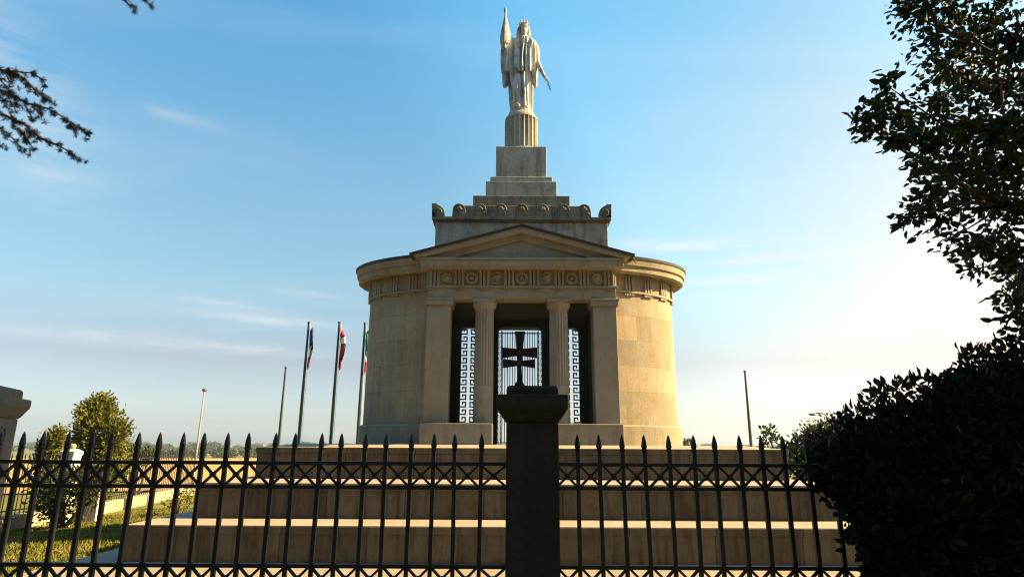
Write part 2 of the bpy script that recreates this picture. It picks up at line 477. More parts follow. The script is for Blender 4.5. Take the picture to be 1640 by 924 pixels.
hwB = hwE                        # flat back panel has the same width
tfr = math.acos((hwE - 0.06) / AWall)
prof_wall = [(0, z_pl), (0, z_ta - 0.005), (-0.36, z_ta - 0.005), (-0.36, z0), (0.0, z0)]
prof_plinth = [(0.075, z0), (0.075, z_pl - 0.03), (0.045, z_pl), (0.003, z_pl), (0.003, z0)]
dz = z_ft - z_ta
prof_ent = [(0.045, z_ta - 0.002), (0.045, z_ta + 0.045), (0.012, z_ta + 0.048), (0.012, z_ft), (0.07, z_ft + 0.004), (0.085, z_ft + 0.06),
            (0.11, z_ft + 0.075), (0.22, z_gb - 0.03), (0.235, z_gb), (0.275, z_gb + 0.01), (0.28, z_gt - 0.05), (0.315, z_gt - 0.04), (0.335, zroof - 0.03),
            (-0.36, zroof - 0.03), (-0.36, z_ta - 0.002)]
for side in (1, -1):
    a0, a1 = (-tfr, tfr) if side == 1 else (math.pi - tfr, math.pi + tfr)
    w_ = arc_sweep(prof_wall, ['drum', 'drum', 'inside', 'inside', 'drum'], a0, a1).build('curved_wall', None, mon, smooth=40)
    arc_sweep(prof_plinth, ['drum'] * 5, a0, a1).build('plinth_course', None, mon, smooth=40)
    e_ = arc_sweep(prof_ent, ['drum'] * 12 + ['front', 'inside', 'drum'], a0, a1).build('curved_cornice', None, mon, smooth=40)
    # triglyphs and guttae on the oval frieze
    # march by arc length
    ts = []; acc = 0; nxt = 0.42; t = a0; pr = ell(a0, 0)
    step = (a1 - a0) / 4000
    for q in range(4000):
        t += step; p = ell(t, 0); acc += math.dist(p, pr); pr = p
        if acc >= nxt: ts.append(t); nxt += 0.475
    for t in ts:
        tb = MB(); ii = tb.mat('front'); dt = 0.001
        p1 = ell(t, 0); p2 = ell(t + dt, 0); tang = Vector((p2[0] - p1[0], p2[1] - p1[1], 0)).normalized()
        nn = Vector((tang.y, -tang.x, 0))
        c0 = Vector((p1[0], p1[1], 0))
        if nn.dot(c0 - Vector((AX, YC, 0))) < 0: nn = -nn
        for k in (-1, 0, 1):
            c = c0 + tang * (k * 0.075)
            ring = lambda z, w2: [c + tang * (-w2) + nn * 0.01 + Vector((0, 0, z)), c + tang * w2 + nn * 0.01 + Vector((0, 0, z)), c + tang * w2 * 0.7 + nn * 0.045 + Vector((0, 0, z)), c - tang * w2 * 0.7 + nn * 0.045 + Vector((0, 0, z))]
            tb.rings([ring(z_ta + 0.048, 0.03), ring(z_ft - 0.03, 0.03)], ii)
        for k in range(6):
            c = c0 + tang * ((k - 2.5) * 0.038)
            ring = lambda z, w2: [c + tang * (-w2) + nn * 0.002 + Vector((0, 0, z)), c + tang * w2 + nn * 0.002 + Vector((0, 0, z)), c + tang * w2 + nn * 0.035 + Vector((0, 0, z)), c - tang * w2 + nn * 0.035 + Vector((0, 0, z))]
            tb.rings([ring(z_ta - 0.055, 0.013), ring(z_ta - 0.004, 0.010)], ii)
        tb.build('triglyph', None, e_)
    # roof skirt over the cornice: thin lead sheet rising to the attic
    rf = MB()
    rr0 = []; n = 60
    for (o, z) in ((0.35, zroof - 0.03), (0.36, zroof + 0.022), (0.0, zroof + 0.09), (-0.9, zroof + 0.17)):
        rr0.append([(*ell(a0 + (a1 - a0) * i / n, o), z) for i in range(n + 1)])
    rf.rings(rr0, 0, cap=False, closed=False)
    rf.build('roof_sheet', 'roof', mon)

# plinths of the porch and the antae, columns
yb_anta = YC - 1.0
hp_out = HW(164, 690, YP - 0.2); hp_in = HW(47, 690, YP - 0.2)
for s in (-1, 1):
    b = MB(); x0, x1 = sorted((AX + s * hp_in, AX + s * hp_out))
    b.box(x0, x1, YP - 0.2, YP + 0.62, z0, z_pl)
    b.build('plinth', 'front', mon, bevel=0.012)
    b = MB(); xo = AX + s * hwE; xi = AX + s * HW(114.5, 490, YP)
    za = Z(489, YP); x0, x1 = sorted((xo, xi))
    b.box(x0, x1, YP + 0.01, yb_anta, z_pl, za - 0.02)
    an = b.build('pilaster', 'front', mon, bevel=0.008)
    b = MB()
    b.box(x0 - 0.012, x1 + 0.012, YP - 0.005, yb_anta, za - 0.02, za)
    b.box(x0 - 0.045, x1 + 0.045, YP - 0.035, yb_anta, za, z_ab - 0.045)
    b.box(x0 - 0.06, x1 + 0.06, YP - 0.05, yb_anta, z_ab - 0.045, z_ab - 0.002)
    b.build('capital', 'front', an, bevel=0.008)
    # fluted column
    cx = AX + s * HW(60.3, 580, YP + 0.2); cy = YP + 0.21
    rb = HW(16.2, 670, YP + 0.2); rt_ = HW(14.6, 500, YP + 0.2)
    zf = Z(617, YP)
    zs = [z_pl, z_pl + 0.02, zf - 0.03, zf, zf + 0.012, zf + 0.4, Z(497, YP), Z(496, YP)]
    prof = []
    for z in zs:
        k = (z - z_pl) / (zs[-1] - z_pl); prof.append((rb + (rt_ - rb) * k ** 1.4, z))
    prof[-1] = (rt_, zs[-1])
    b = MB(); b.lathe(cx, cy, prof, n=160, flute=(20, 0.085, zf + 0.005, zs[-2] + 0.0001))
    co = b.build('column', 'front', mon, smooth=28)
    b = MB(); ze = Z(492, YP)
    b.lathe(cx, cy, [(rt_, zs[-1]), (rt_ * 1.05, zs[-1] + 0.01), (rt_ * 1.02, zs[-1] + 0.02), (rt_ * 1.12, ze), (rt_ * 1.28, ze + 0.04), (rt_ * 1.31, z_ab - 0.062), (rt_ * 1.2, z_ab - 0.06)], n=48)
    w_ = HW(18.6, 480, YP)
    b.box(cx - w_, cx + w_, cy - w_, cy + w_, z_ab - 0.06, z_ab - 0.002)
    b.build('capital', 'front', co, smooth=35)

# entablature of the porch
b = MB()
yb_e = YC - 0.9
b.box(AX - hwE, AX + hwE, YP, YP + 0.42, z_ab, z_ta)
b.box(AX - hwE, AX - hwE + 0.42, YP + 0.42, yb_e, z_ab, z_ta); b.box(AX + hwE - 0.42, AX + hwE, YP + 0.42, yb_e, z_ab, z_ta)
b.box(AX - hwE - 0.03, AX + hwE + 0.03, YP - 0.03, yb_e, z_ta, z_ta + 0.042)
b.build('architrave', 'front', mon, bevel=0.006)
b = MB()
b.box(AX - hwE + 0.01, AX + hwE - 0.01, YP + 0.022, yb_e, z_ta + 0.042, z_ft)
tz0, tz1 = z_ta + 0.044, z_ft - 0.035
sp = HW(40.0, 445, YP)


def trig(c, axis='x', s=1):
    for k in (-1, 0, 1):
        q = c + k * 0.074
        if axis == 'x':
            rg = lambda z: [(q - 0.033, YP + 0.021, z), (q + 0.033, YP + 0.021, z), (q + 0.021, YP - 0.022, z), (q - 0.021, YP - 0.022, z)]
        else:
            X = AX + s * (hwE - 0.011)
            rg = lambda z: [(X, q - 0.033, z), (X, q + 0.033, z), (X + s * 0.035, q + 0.021, z), (X + s * 0.035, q - 0.021, z)]
        b.rings([rg(tz0), rg(tz1)])


for k in (-3.5, -2.5, -1.5, -0.5, 0.5, 1.5, 2.5, 3.5):
    trig(AX + k * sp * (1.0 if abs(k) < 3 else 0.995))
    b.box(AX + k * sp - 0.115, AX + k * sp + 0.115, YP - 0.03, YP + 0.02, tz1 + 0.002, z_ft - 0.002)
    for j in range(6):
        q = AX + k * sp + (j - 2.5) * 0.038
        b.rings([[(q - 0.014, YP - 0.001, z_ta - 0.055), (q + 0.014, YP - 0.001, z_ta - 0.055), (q + 0.014, YP - 0.032, z_ta - 0.055), (q - 0.014, YP - 0.032, z_ta - 0.055)],
                 [(q - 0.010, YP - 0.001, z_ta - 0.012), (q + 0.010, YP - 0.001, z_ta - 0.012), (q + 0.010, YP - 0.026, z_ta - 0.012), (q - 0.010, YP - 0.026, z_ta - 0.012)]])
    b.box(AX + k * sp - 0.115, AX + k * sp + 0.115, YP - 0.036, YP - 0.001, z_ta - 0.012, z_ta - 0.001)
for s in (-1, 1):
    for k in (0.15, 0.6): trig(YP + k, 'y', s)
b.build('triglyph_frieze', 'front', mon)

# seven metope medallions
zm = (tz0 + tz1) / 2 + 0.0


def disc(b, x, z, r_, y0, y1, n=28, r2=None):
    b.rings([[(x + r_ * math.cos(2 * math.pi * i / n), y0, z + r_ * math.sin(2 * math.pi * i / n)) for i in range(n)],
             [(x + (r2 or r_) * math.cos(2 * math.pi * i / n), y1, z + (r2 or r_) * math.sin(2 * math.pi * i / n)) for i in range(n)]])


def torus(b, x, y, z, r_, q, n=28, k=8):
    pts = [(x + r_ * math.cos(2 * math.pi * i / n), y, z + r_ * math.sin(2 * math.pi * i / n)) for i in range(n + 1)]
    b.tube(pts, q, k)


for k, kind in zip((-3, -2, -1, 0, 1, 2, 3), ('disc', 'wreath', 'helmet', 'wreath', 'helmet', 'wreath', 'disc')):
    x = AX + k * sp; y = YP + 0.0225; b = MB(); r_ = 0.115
    if kind == 'disc':
        disc(b, x, zm, r_, y, y - 0.03, r2=r_ * 0.95); torus(b, x, y - 0.03, zm, r_ * 0.82, 0.012)
        disc(b, x, zm, r_ * 0.6, y - 0.029, y - 0.04, r2=r_ * 0.4)
    elif kind == 'wreath':
        for j in range(22):
            a = 2 * math.pi * j / 22
            for rr_, q in ((0.115, 0.024), (0.088, 0.022)):
                b.sphere((x + rr_ * math.cos(a + rr_ * 4), y - 0.018, zm + rr_ * math.sin(a + rr_ * 4)), q, 0.025, q, 8)
        disc(b, x, zm, 0.06, y, y - 0.022, r2=0.05)
        b.box(x - 0.011, x + 0.011, y - 0.045, y - 0.021, zm - 0.045, zm + 0.045); b.box(x - 0.04, x + 0.04, y - 0.044, y - 0.02, zm - 0.012, zm + 0.012)
        b.tube([(x - 0.06, y - 0.02, zm - 0.11), (x, y - 0.03, zm - 0.13), (x + 0.06, y - 0.02, zm - 0.11)], 0.014, 6)
    else:
        b.sphere((x + 0.01, y - 0.005, zm + 0.035), 0.08, 0.05, 0.075, 16)              # bowl
        b.box(x - 0.085, x + 0.075, y - 0.05, y - 0.001, zm - 0.012, zm + 0.008)         # brim
        b.tube([(x + 0.09, y - 0.02, zm + 0.02), (x + 0.06, y - 0.03, zm + 0.10), (x - 0.02, y - 0.03, zm + 0.125), (x - 0.08, y - 0.02, zm + 0.09)], [0.014, 0.022, 0.022, 0.012], 8)  # crest
        b.prism_xz([(x + 0.03, zm - 0.085), (x + 0.075, zm - 0.02), (x + 0.02, zm - 0.013), (x - 0.03, zm - 0.014), (x - 0.02, zm - 0.085)], y - 0.035, y - 0.001)
        b.box(x - 0.09, x + 0.05, y - 0.03, y - 0.001, zm - 0.125, zm - 0.095)
    b.build('medallion', 'front', mon, smooth=40)

# horizontal cornice, pediment
YK = YP - 0.28
b = MB()
hc1 = HW(163, 420, YK)
b.box(AX - hwE - 0.045, AX + hwE + 0.045, YP - 0.05, yb_e, z_ft, z_ft + 0.05)
b.prism_yz([(YP - 0.05, z_ft + 0.052), (yb_e, z_ft + 0.052), (yb_e, z_gb), (YK + 0.03, z_gb)], AX - hc1 + 0.03, AX + hc1 - 0.03)
b.box(AX - hc1, AX + hc1, YK, yb_e, z_gb + 0.002, z_gt - 0.05)
b.box(AX - hc1 - 0.02, AX + hc1 + 0.02, YK - 0.02, yb_e, z_gt - 0.048, z_gt)
# mutule blocks under the corona
b.build('porch_cornice', 'front', mon, bevel=0.008)
hpd = HW(174.5, 409, YK - 0.05); zcor = Z(408, YK - 0.05); zap = Z(362.5, YK - 0.05); ztin = Z(382.5, YK); htin = HW(113, 412, YK)
b = MB()
b.prism_xz([(AX - htin - 0.3, z_gt + 0.001), (AX + htin + 0.3, z_gt + 0.001), (AX, ztin + 0.08)], YP - 0.17, yb_e)
b.build('tympanum', 'front', mon)
b = MB()
zc2 = zcor - 0.002
ch = lambda o, i: [(AX - hpd + o, zc2 - o * 0.2), (AX - htin - i - 0.25, z_gt + 0.002), (AX - htin - i, z_gt + 0.002), (AX, ztin + i * 0.25), (AX + htin + i, z_gt + 0.002), (AX + htin + i + 0.25, z_gt + 0.002), (AX + hpd - o, zc2 - o * 0.2), (AX, zap - o * 0.25)]


def chev(outer_hw, outer_z, apex_z, inner_hw, inner_ap, y0, y1):
    for s in (-1, 1):
        poly = [(AX + s * outer_hw, outer_z), (AX + s * (outer_hw - 0.05), z_gt + 0.002), (AX + s * inner_hw, z_gt + 0.002), (AX, inner_ap), (AX, apex_z)]
        b.prism_xz(poly if s == -1 else poly[::-1], y0, y1)


chev(hpd, zc2, zap, htin + 0.55, ztin + 0.14, YK - 0.05, yb_e + 0.3)
chev(hpd - 0.10, zc2 - 0.02, ztin + 0.145, htin, ztin, YK + 0.06, yb_e)
b.build('raking_cornice', 'front', mon, bevel=0.006)
b = MB()
for s in (-1, 1):
    e = 0.07; th = 0.042
    poly = [(AX + s * (hpd + e), zc2 - e * (zap - zc2) / hpd + 0.001), (AX, zap + 0.001), (AX, zap + th), (AX + s * (hpd + e), zc2 - e * (zap - zc2) / hpd + th)]
    b.prism_xz(poly[::-1] if s == -1 else poly, YK - 0.09, YC - 0.6)
b.build('roof', 'roof', mon)
# bent lead drip at the right-hand corner of the porch roof
b = MB()
px = AX + hpd + 0.06; pz = zc2 - 0.01
b.tube([(px - 0.02, YK - 0.05, pz), (px - 0.01, YK - 0.03, pz - 0.05), (px + 0.02, YK - 0.02, pz - 0.11), (px + 0.05, YK, pz - 0.14)], [0.016, 0.014, 0.012, 0.006], 6)
b.build('drip', 'roof', mon)

# back panel with door and two window openings, ceiling
YB = YC + 0.95; TBk = 0.3
zd_top = Z(523.5, YB); zw_bot = Z(677, YB); hd = HW(36.5, 600, YB)
wi, wo = HW(53, 600, YB), HW(98.5, 600, YB)
z_ceil = z_ab + 0.03
b = MB()
xe = hwE + 0.05
segs = [(-xe, -wo), (-wi, -hd), (hd, wi), (wo, xe)]
for x0, x1 in segs: b.box(AX + x0, AX + x1, YB, YB + TBk, z0, z_gt)
b.box(AX - hd, AX + hd, YB, YB + TBk, zd_top, z_gt)
for s in (-1, 1):
    x0, x1 = sorted((AX + s * wi, AX + s * wo))
    b.box(x0, x1, YB, YB + TBk, zd_top, z_gt); b.box(x0, x1, YB, YB + TBk, z0, zw_bot)


def fillet(xc, zc, sx, rad):
    pts = [(xc, zc)]
    for i in range(7):
        a = (math.pi / 2) * i / 6
        pts.append((xc + sx * (rad - rad * math.sin(a)), zc - (rad - rad * math.cos(a))))
    b.prism_xz(pts if sx > 0 else pts[::-1], YB + 0.003, YB + TBk - 0.003)


rf_ = HW(9, 530, YB)
for s in (-1, 1):
    fillet(AX + s * hd, zd_top, -s, rf_); fillet(AX + s * wo, zd_top, -s, rf_ * 1.3); fillet(AX + s * wi, zd_top, s, rf_)
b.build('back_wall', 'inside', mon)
b = MB(); b.box(AX - hwE - 0.02, AX + hwE + 0.02, YB + TBk - 0.1, YB + TBk + 0.28, z_gt + 0.002, zroof - 0.02)
b.build('back_cornice', 'front', mon)
b = MB(); b.box(AX - hwE + 0.01, AX + hwE - 0.01, YP + 0.422, YB - 0.002, z_ceil, z_ceil + 0.12)
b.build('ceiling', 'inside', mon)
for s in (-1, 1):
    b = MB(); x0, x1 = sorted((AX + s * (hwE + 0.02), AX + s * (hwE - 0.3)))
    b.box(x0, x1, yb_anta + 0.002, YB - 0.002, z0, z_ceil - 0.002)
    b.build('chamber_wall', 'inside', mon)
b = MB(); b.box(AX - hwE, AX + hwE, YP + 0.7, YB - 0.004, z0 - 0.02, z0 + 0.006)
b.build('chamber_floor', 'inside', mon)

# window grilles: Greek-key ironwork
KEY = ["11111.",
       "1...1.",
       "1.1.1.",
       "1.111.",
       "1....."]
KN = 6


def meander(x0, x1, zb, zt, y, flip):
    """hooked Greek keys hanging off upright bars, three columns wide"""
    b = MB(); cols = 3; KH = len(KEY); cw = (x1 - x0) / (cols * KN); rows = int(round((zt - zb) / (cw * KH))); chh = (zt - zb) / (rows * KH)
    th = 0.84
    on = lambda i, c: KEY[i % KH][(c % KN) if ((c // KN) % 2 == 0) != flip else KN - 1 - (c % KN)] == '1'
    for i in range(rows * KH):
        for c in range(cols * KN):
            if not on(i, c): continue
            cxx = x0 + (c + 0.5) * cw; czz = zb + (i + 0.5) * chh
            b.box(cxx - cw * th / 2, cxx + cw * th / 2, y - 0.012, y + 0.012, czz - chh * th / 2, czz + chh * th / 2)
            if c + 1 < cols * KN and on(i, c + 1): b.box(cxx + cw * th / 2, cxx + cw * (1 - th / 2), y - 0.012, y + 0.012, czz - chh * th / 2, czz + chh * th / 2)
            if i + 1 < rows * KH and on(i + 1, c): b.box(cxx - cw * th / 2, cxx + cw * th / 2, y - 0.012, y + 0.012, czz + chh * th / 2, czz + chh * (1 - th / 2))
    for x in (x0, x1): b.box(x - 0.012, x + 0.012, y - 0.016, y + 0.016, zb, zt)
    return b


for s in (-1, 1):
    x0, x1 = sorted((AX + s * wi, AX + s * wo))
    meander(x0 + 0.012, x1 - 0.012, zw_bot + 0.004, zd_top - 0.004, YB + 0.12, s > 0).build('window_grille', 'grille', mon)
# back gate
b = MB(); yg = YB + 0.15
for i in range(15):
    x = AX - hd + 0.12 + (2 * hd - 0.24) * i / 14
    b.box(x - 0.009, x + 0.009, yg - 0.009, yg + 0.009, z0 + 0.04, zd_top - 0.13)
    b.rings([[(x - 0.016, yg - 0.008, zd_top - 0.13), (x + 0.016, yg - 0.008, zd_top - 0.13), (x + 0.016, yg + 0.008, zd_top - 0.13), (x - 0.016, yg + 0.008, zd_top - 0.13)],
             [(x - 0.002, yg - 0.002, zd_top - 0.07), (x + 0.002, yg - 0.002, zd_top - 0.07), (x + 0.002, yg + 0.002, zd_top - 0.07), (x - 0.002, yg + 0.002, zd_top - 0.07)]])
for z in (z0 + 0.05, zd_top - 0.13, zd_top - 0.04, z0 + 0.75): b.box(AX - hd, AX + hd, yg - 0.012, yg + 0.012, z - 0.012, z + 0.012)
for s in (-1, 1):
    for o in (0.012, 0.095): b.box(AX + s * (hd - o) - 0.01, AX + s * (hd - o) + 0.01, yg - 0.014, yg + 0.014, z0 + 0.02, zd_top - 0.03)
    n = 19
    for i in range(n):
        z = z0 + 0.12 + (zd_top - z0 - 0.32) * i / (n - 1)
        torus(b, AX + s * (hd - 0.053), yg, z, 0.028, 0.007, 12, 5)
        b.bar((AX + s * (hd - 0.08), yg, z + 0.05), (AX + s * (hd - 0.02), yg, z + 0.09), 0.01, 0.012)
b.build('gate', 'grille', mon)

# attic block with its row of antefixes
Ya = YC - 1.12
hA = HW(138, 370, Ya); zA = Z(357, Ya); zAt = Z(347.5, Ya - 0.06); hAc = HW(143.5, 350, Ya - 0.08)
b = MB()
b.box(AX - hA, AX + hA, Ya, 2 * YC - Ya, zroof - 0.05, zA)
at = b.build('attic_block', 'upper', mon, bevel=0.01)
b = MB()
steps = ((0.012, zA, zA + 0.02), (0.04, zA + 0.02, zA + 0.045), (0.075, zA + 0.045, zAt))
for o, a_, c_ in steps:
    b.box(AX - hA - o, AX + hA + o, Ya - o, 2 * YC - Ya + o, a_ + 0.001, c_)
b.build('attic_cornice', 'stained', at, bevel=0.01)


def antefix(h, w):
    b = MB()
    out = []
    for i in range(17):
        a = math.pi * i / 16
        out.append((w / 2 * math.cos(a), h * 0.5 + h * 0.5 * math.sin(a) ** 0.9))
    poly = [(-w / 2 * 1.08, 0), (w / 2 * 1.08, 0), (w / 2 * 1.02, h * 0.2)] + out + [(-w / 2 * 1.02, h * 0.2)]
    b.prism_xz(poly, -0.04, 0.05)
    # palmette ribs and scrolls in relief
    for k in range(-3, 4):
        a = math.pi / 2 + k * 0.36
        rr_ = h * (0.42 - 0.03 * abs(k))
        b.tube([(0, -0.042, h * 0.45), (rr_ * math.cos(a) * 0.6 * w / h, -0.056, h * 0.45 + rr_ * math.sin(a) * 0.6), (rr_ * math.cos(a) * w / h, -0.044, h * 0.45 + rr_ * math.sin(a))], [0.008, 0.014, 0.011], 6)
    for s in (-1, 1):
        torus(b, s * w * 0.25, -0.042, h * 0.22, w * 0.13, 0.010, 14, 6)
        torus(b, s * w * 0.25, -0.042, h * 0.22, w * 0.045, 0.010, 10, 6)
    pts = [(x * 0.93, -0.042, z) for x, z in out]
    b.tube(pts, 0.012, 6)
    return b


ah, aw = Z(329.5, Ya - 0.05) - zAt + 0.02, HW(10.2, 340, Ya - 0.05) * 2
b = antefix(ah, aw); protoA = b.build('antefix', 'stained', mon)
spA = HW(33.4, 340, Ya - 0.05)
first = True
spots = [(AX + k * spA, Ya - 0.03, 0) for k in range(-3, 4)]
for s in (-1, 1):
    for yy in (YC - 0.45, YC, YC + 0.45): spots.append((AX + s * (hA + 0.03), yy, s * math.pi / 2))
for i, (x, y, rz) in enumerate(spots):
    o = protoA
    if i: o = protoA.copy(); COL.objects.link(o)
    o.location = Vector((x, y, zAt + 0.001)) - Vector(mon.location); o.rotation_euler = (0, 0, rz)
# corner horns
for s in (-1, 1):
    for yy, fy in ((Ya - 0.07, 1), (2 * YC - Ya + 0.07, -1)):
        xo = AX + s * (hA + 0.078); w_ = aw * 0.98; b = MB()
        arcp = []
        for i in range(11):
            a = math.pi / 2 * i / 10
            arcp.append((w_ * (1 - math.cos(a)) * -1, ah * 1.02 * (1 - 0.62 * (1 - math.cos(a)) ** 0.9) if i else ah * 1.04))
        poly = [(0, 0)] + [(0.0, ah * 0.55), (0.012, ah * 1.04)]
        for i in range(1, 11):
            a = math.pi / 2 * i / 10
            poly.append((-w_ * math.sin(a), ah * (0.22 + 0.80 * math.cos(a))))
        poly += [(-w_, 0)]
        pp = [(xo + s * x, zAt + 0.001 + z) for x, z in poly]
        y0_, y1_ = sorted((yy, yy + fy * 0.1))
        b.prism_xz(pp, y0_, y1_)
        qq = [(yy - fy * x, zAt + 0.001 + z) for x, z in poly]
        x0_, x1_ = sorted((xo - s * 0.003, xo - s * 0.1))
        b.prism_yz([(y, z - 0.003) for y, z in qq], x0_, x1_)
        torus(b, xo - s * w_ * 0.5, yy - 0.004 if fy > 0 else yy + 0.004, zAt + ah * 0.36, w_ * 0.28, 0.014, 16, 6)
        torus(b, xo - s * w_ * 0.5, yy - 0.004 if fy > 0 else yy + 0.004, zAt + ah * 0.36, w_ * 0.1, 0.014, 12, 6)
        b.build('corner_antefix', 'stained', mon)

# stepped pyramid and statue pedestal
hd1, hd2, hd3 = 0.98, 0.86, 0.72
zs1 = Z(329.5, YC - hd1); zs2 = Z(313.5, YC - hd2); zs3 = Z(290.5, YC - hd3)
for hwp, vv, d, za_, zb_ in ((97, 335, hd1, zAt - 0.05, zs1), (77.5, 320, hd2, zs1, zs2), (57, 300, hd3, zs2, zs3)):
    b = MB(); h_ = HW(hwp, vv, YC - d)
    b.box(AX - h_, AX + h_, YC - d, YC + d, za_, zb_)
    b.build('pyramid_step', 'upper' if zb_ == zs3 else 'stained', mon, bevel=0.012)
hb = HW(40.5, 260, YC - 0.56); zb0 = Z(285, YC - 0.56); zb1 = Z(235.5, YC - 0.56)
b = MB()
b.box(AX - hb - 0.12, AX + hb + 0.12, YC - hb - 0.10, YC + hb + 0.10, zs3, zb0 - 0.03)
b.box(AX - hb - 0.05, AX + hb + 0.05, YC - hb - 0.05, YC + hb + 0.05, zb0 - 0.029, zb0)
b.box(AX - hb, AX + hb, YC - hb, YC + hb, zb0 + 0.001, zb1)
b.build('pedestal_block', 'upper', mon, bevel=0.01)
SX = W(835, 200, YC).x
rp_ = HW(27.2, 205, YC - 0.36); zp1 = Z(179, YC - 0.22)
b = MB()
zq = [zb1 + 0.001, zb1 + 0.05, zb1 + 0.10, zb1 + 0.13, zb1 + 0.20, zb1 + 0.2001]
zt_ = zp1 - 0.16
b.lathe(SX, YC, [(rp_ * 1.02, zb1 + 0.001), (rp_ * 1.12, zb1 + 0.02), (rp_ * 1.14, zb1 + 0.05), (rp_ * 1.1, zb1 + 0.085), (rp_ * 1.0, zb1 + 0.10), (rp_, zb1 + 0.13), (rp_, zb1 + 0.14),
                  (rp_, zt_ - 0.02), (rp_, zt_), (rp_ * 0.98, zt_ + 0.05), (rp_ * 0.9, zt_ + 0.10), (rp_ * 0.80, zp1 - 0.01), (rp_ * 0.78, zp1)], n=192,
        flute=(22, 0.11, zb1 + 0.135, zt_ - 0.015))
b.build('statue_drum', 'upper', mon, smooth=30)

# ------------------------------------------------------------------ cross inside the chamber
yx = YC + 0.1
PX = W(831.8, 570, yx).x
pc = lambda u, v: (W(u, v, yx).x, W(u, v, yx).z)
ped = thing('stone_pedestal', (PX, yx, z0), 'dark slender stone pedestal inside the porch under the iron cross', 'pedestal')
zc0 = W(832, 618, yx).z
b = MB(); b.box(PX - 0.19, PX + 0.19, yx - 0.19, yx + 0.19, z0 + 0.008, z0 + 0.12); b.box(PX - 0.15, PX + 0.15, yx - 0.15, yx + 0.15, z0 + 0.12, zc0 - 0.07)
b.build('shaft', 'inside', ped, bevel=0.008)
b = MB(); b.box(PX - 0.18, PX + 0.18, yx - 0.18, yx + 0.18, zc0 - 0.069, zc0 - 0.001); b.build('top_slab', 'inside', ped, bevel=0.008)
cr = thing('iron_cross', (PX, yx, zc0), 'black iron cross with two flared crossbars standing in the middle of the porch', 'cross')
b = MB(); d2 = 0.04
for poly in (
    [(828.8, 590), (825.3, 531), (840.3, 531), (835.0, 590)],
    [(829.5, 564), (804, 573), (804, 557)][::1] + [(829.5, 560.0)],
    [(834.5, 569.5), (834.5, 559), (861, 556.5), (861, 573.5)],
    [(829.5, 585.5), (805.5, 589), (805.5, 575), (829.5, 578)],
    [(834.5, 585.5), (834.5, 578), (857, 575.5), (857, 589.5)],
    [(827.5, 618), (829.0, 578), (834.8, 578), (836.8, 618)],
):
    pts = [pc(u, v) for u, v in poly]
    if poly[0] == (829.5, 564): pts = [pc(829.5, 569.5), pc(804, 573.5), pc(804, 556.5), pc(829.5, 559)]
    k = 0.002 * len(b.f) / 6
    b.prism_xz(pts, yx - d2 - k, yx + d2 + k)
b.prism_xz([pc(824, 618), pc(826, 612), pc(837.6, 612), pc(840, 618)], yx - 0.07, yx + 0.07)
b.build('cross_body', 'ironcross', cr)
for vv in (565, 582):
    b = MB(); c = pc(831.8, vv); r_ = HW(5.2, 570, yx)
    b.rings([[(c[0] - r_, yx - 0.06, c[1]), (c[0], yx - 0.06, c[1] - r_), (c[0] + r_, yx - 0.06, c[1]), (c[0], yx - 0.06, c[1] + r_)],
             [(c[0] - r_ * .5, yx - 0.085, c[1]), (c[0], yx - 0.085, c[1] - r_ * .5), (c[0] + r_ * .5, yx - 0.085, c[1]), (c[0], yx - 0.085, c[1] + r_ * .5)]])
    b.build('boss', 'boss', cr)

# ------------------------------------------------------------------ statue
K = (W(741, 100, YC).x - W(740, 100, YC).x) / 3.85
DX = SX - W(740 + 368 / 3.85, 100, YC).x


def S(cx, cy, dy=0.0):
    p = W(740 + cx / 3.85, cy / 3.85, YC + dy); return Vector((p.x + DX, YC + dy, p.z))


def folds(a, seed, n):
    return (math.sin(a * n + seed) * 0.5 + math.sin(a * (n * 1.7) + seed * 2.3) * 0.3 + math.sin(a * (n * 0.6) + seed * 0.7) * 0.35)


def loft(b, prof, n=96, amp=0.06, seed=1.0, nf=11, twist=0.0):
    rr = []
    for k, (cx, cy, rx, ry, dy, am) in enumerate(prof):
        c = S(cx, cy, dy); ring = []
        for i in range(n):
            a = 2 * math.pi * i / n
            q = 1 + amp * am * folds(a + twist * k, seed + 0.12 * k, nf)
            ring.append((c.x + rx * K * q * math.cos(a), c.y + ry * K * q * math.sin(a), c.z))
        rr.append(ring)
    b.rings(rr)


st = thing('statue', (SX, YC, zp1), 'white stone statue of a crowned robed woman raising a furled flag atop the monument', 'statue')
b = MB()
b.lathe(SX, YC, [(rp_ * 0.78, zp1 + 0.001), (rp_ * 0.78, zp1 + 0.05)], n=24)
# gown
loft(b, [(370, 694, 60, 56, 0, .5), (370, 672, 61, 56, 0, .6), (370, 655, 61, 55, 0, .7), (369, 600, 61, 53, 0, .9), (368, 540, 61, 50, 0, 1), (366, 480, 61, 48, 0, .9), (366, 420, 62, 47, 0, .6), (366, 390, 60, 45, 0, .3)], amp=0.30, seed=2.2, nf=10)
b.sphere(S(338, 658, -0.20), 24 * K, 0.14, 16 * K, 14); b.sphere(S(392, 668, -0.18), 20 * K, 0.12, 10 * K, 14)
b.tube([S(350, 480, -0.10), S(338, 560, -0.17), S(335, 640, -0.15)], [26 * K, 24 * K, 20 * K], 14)
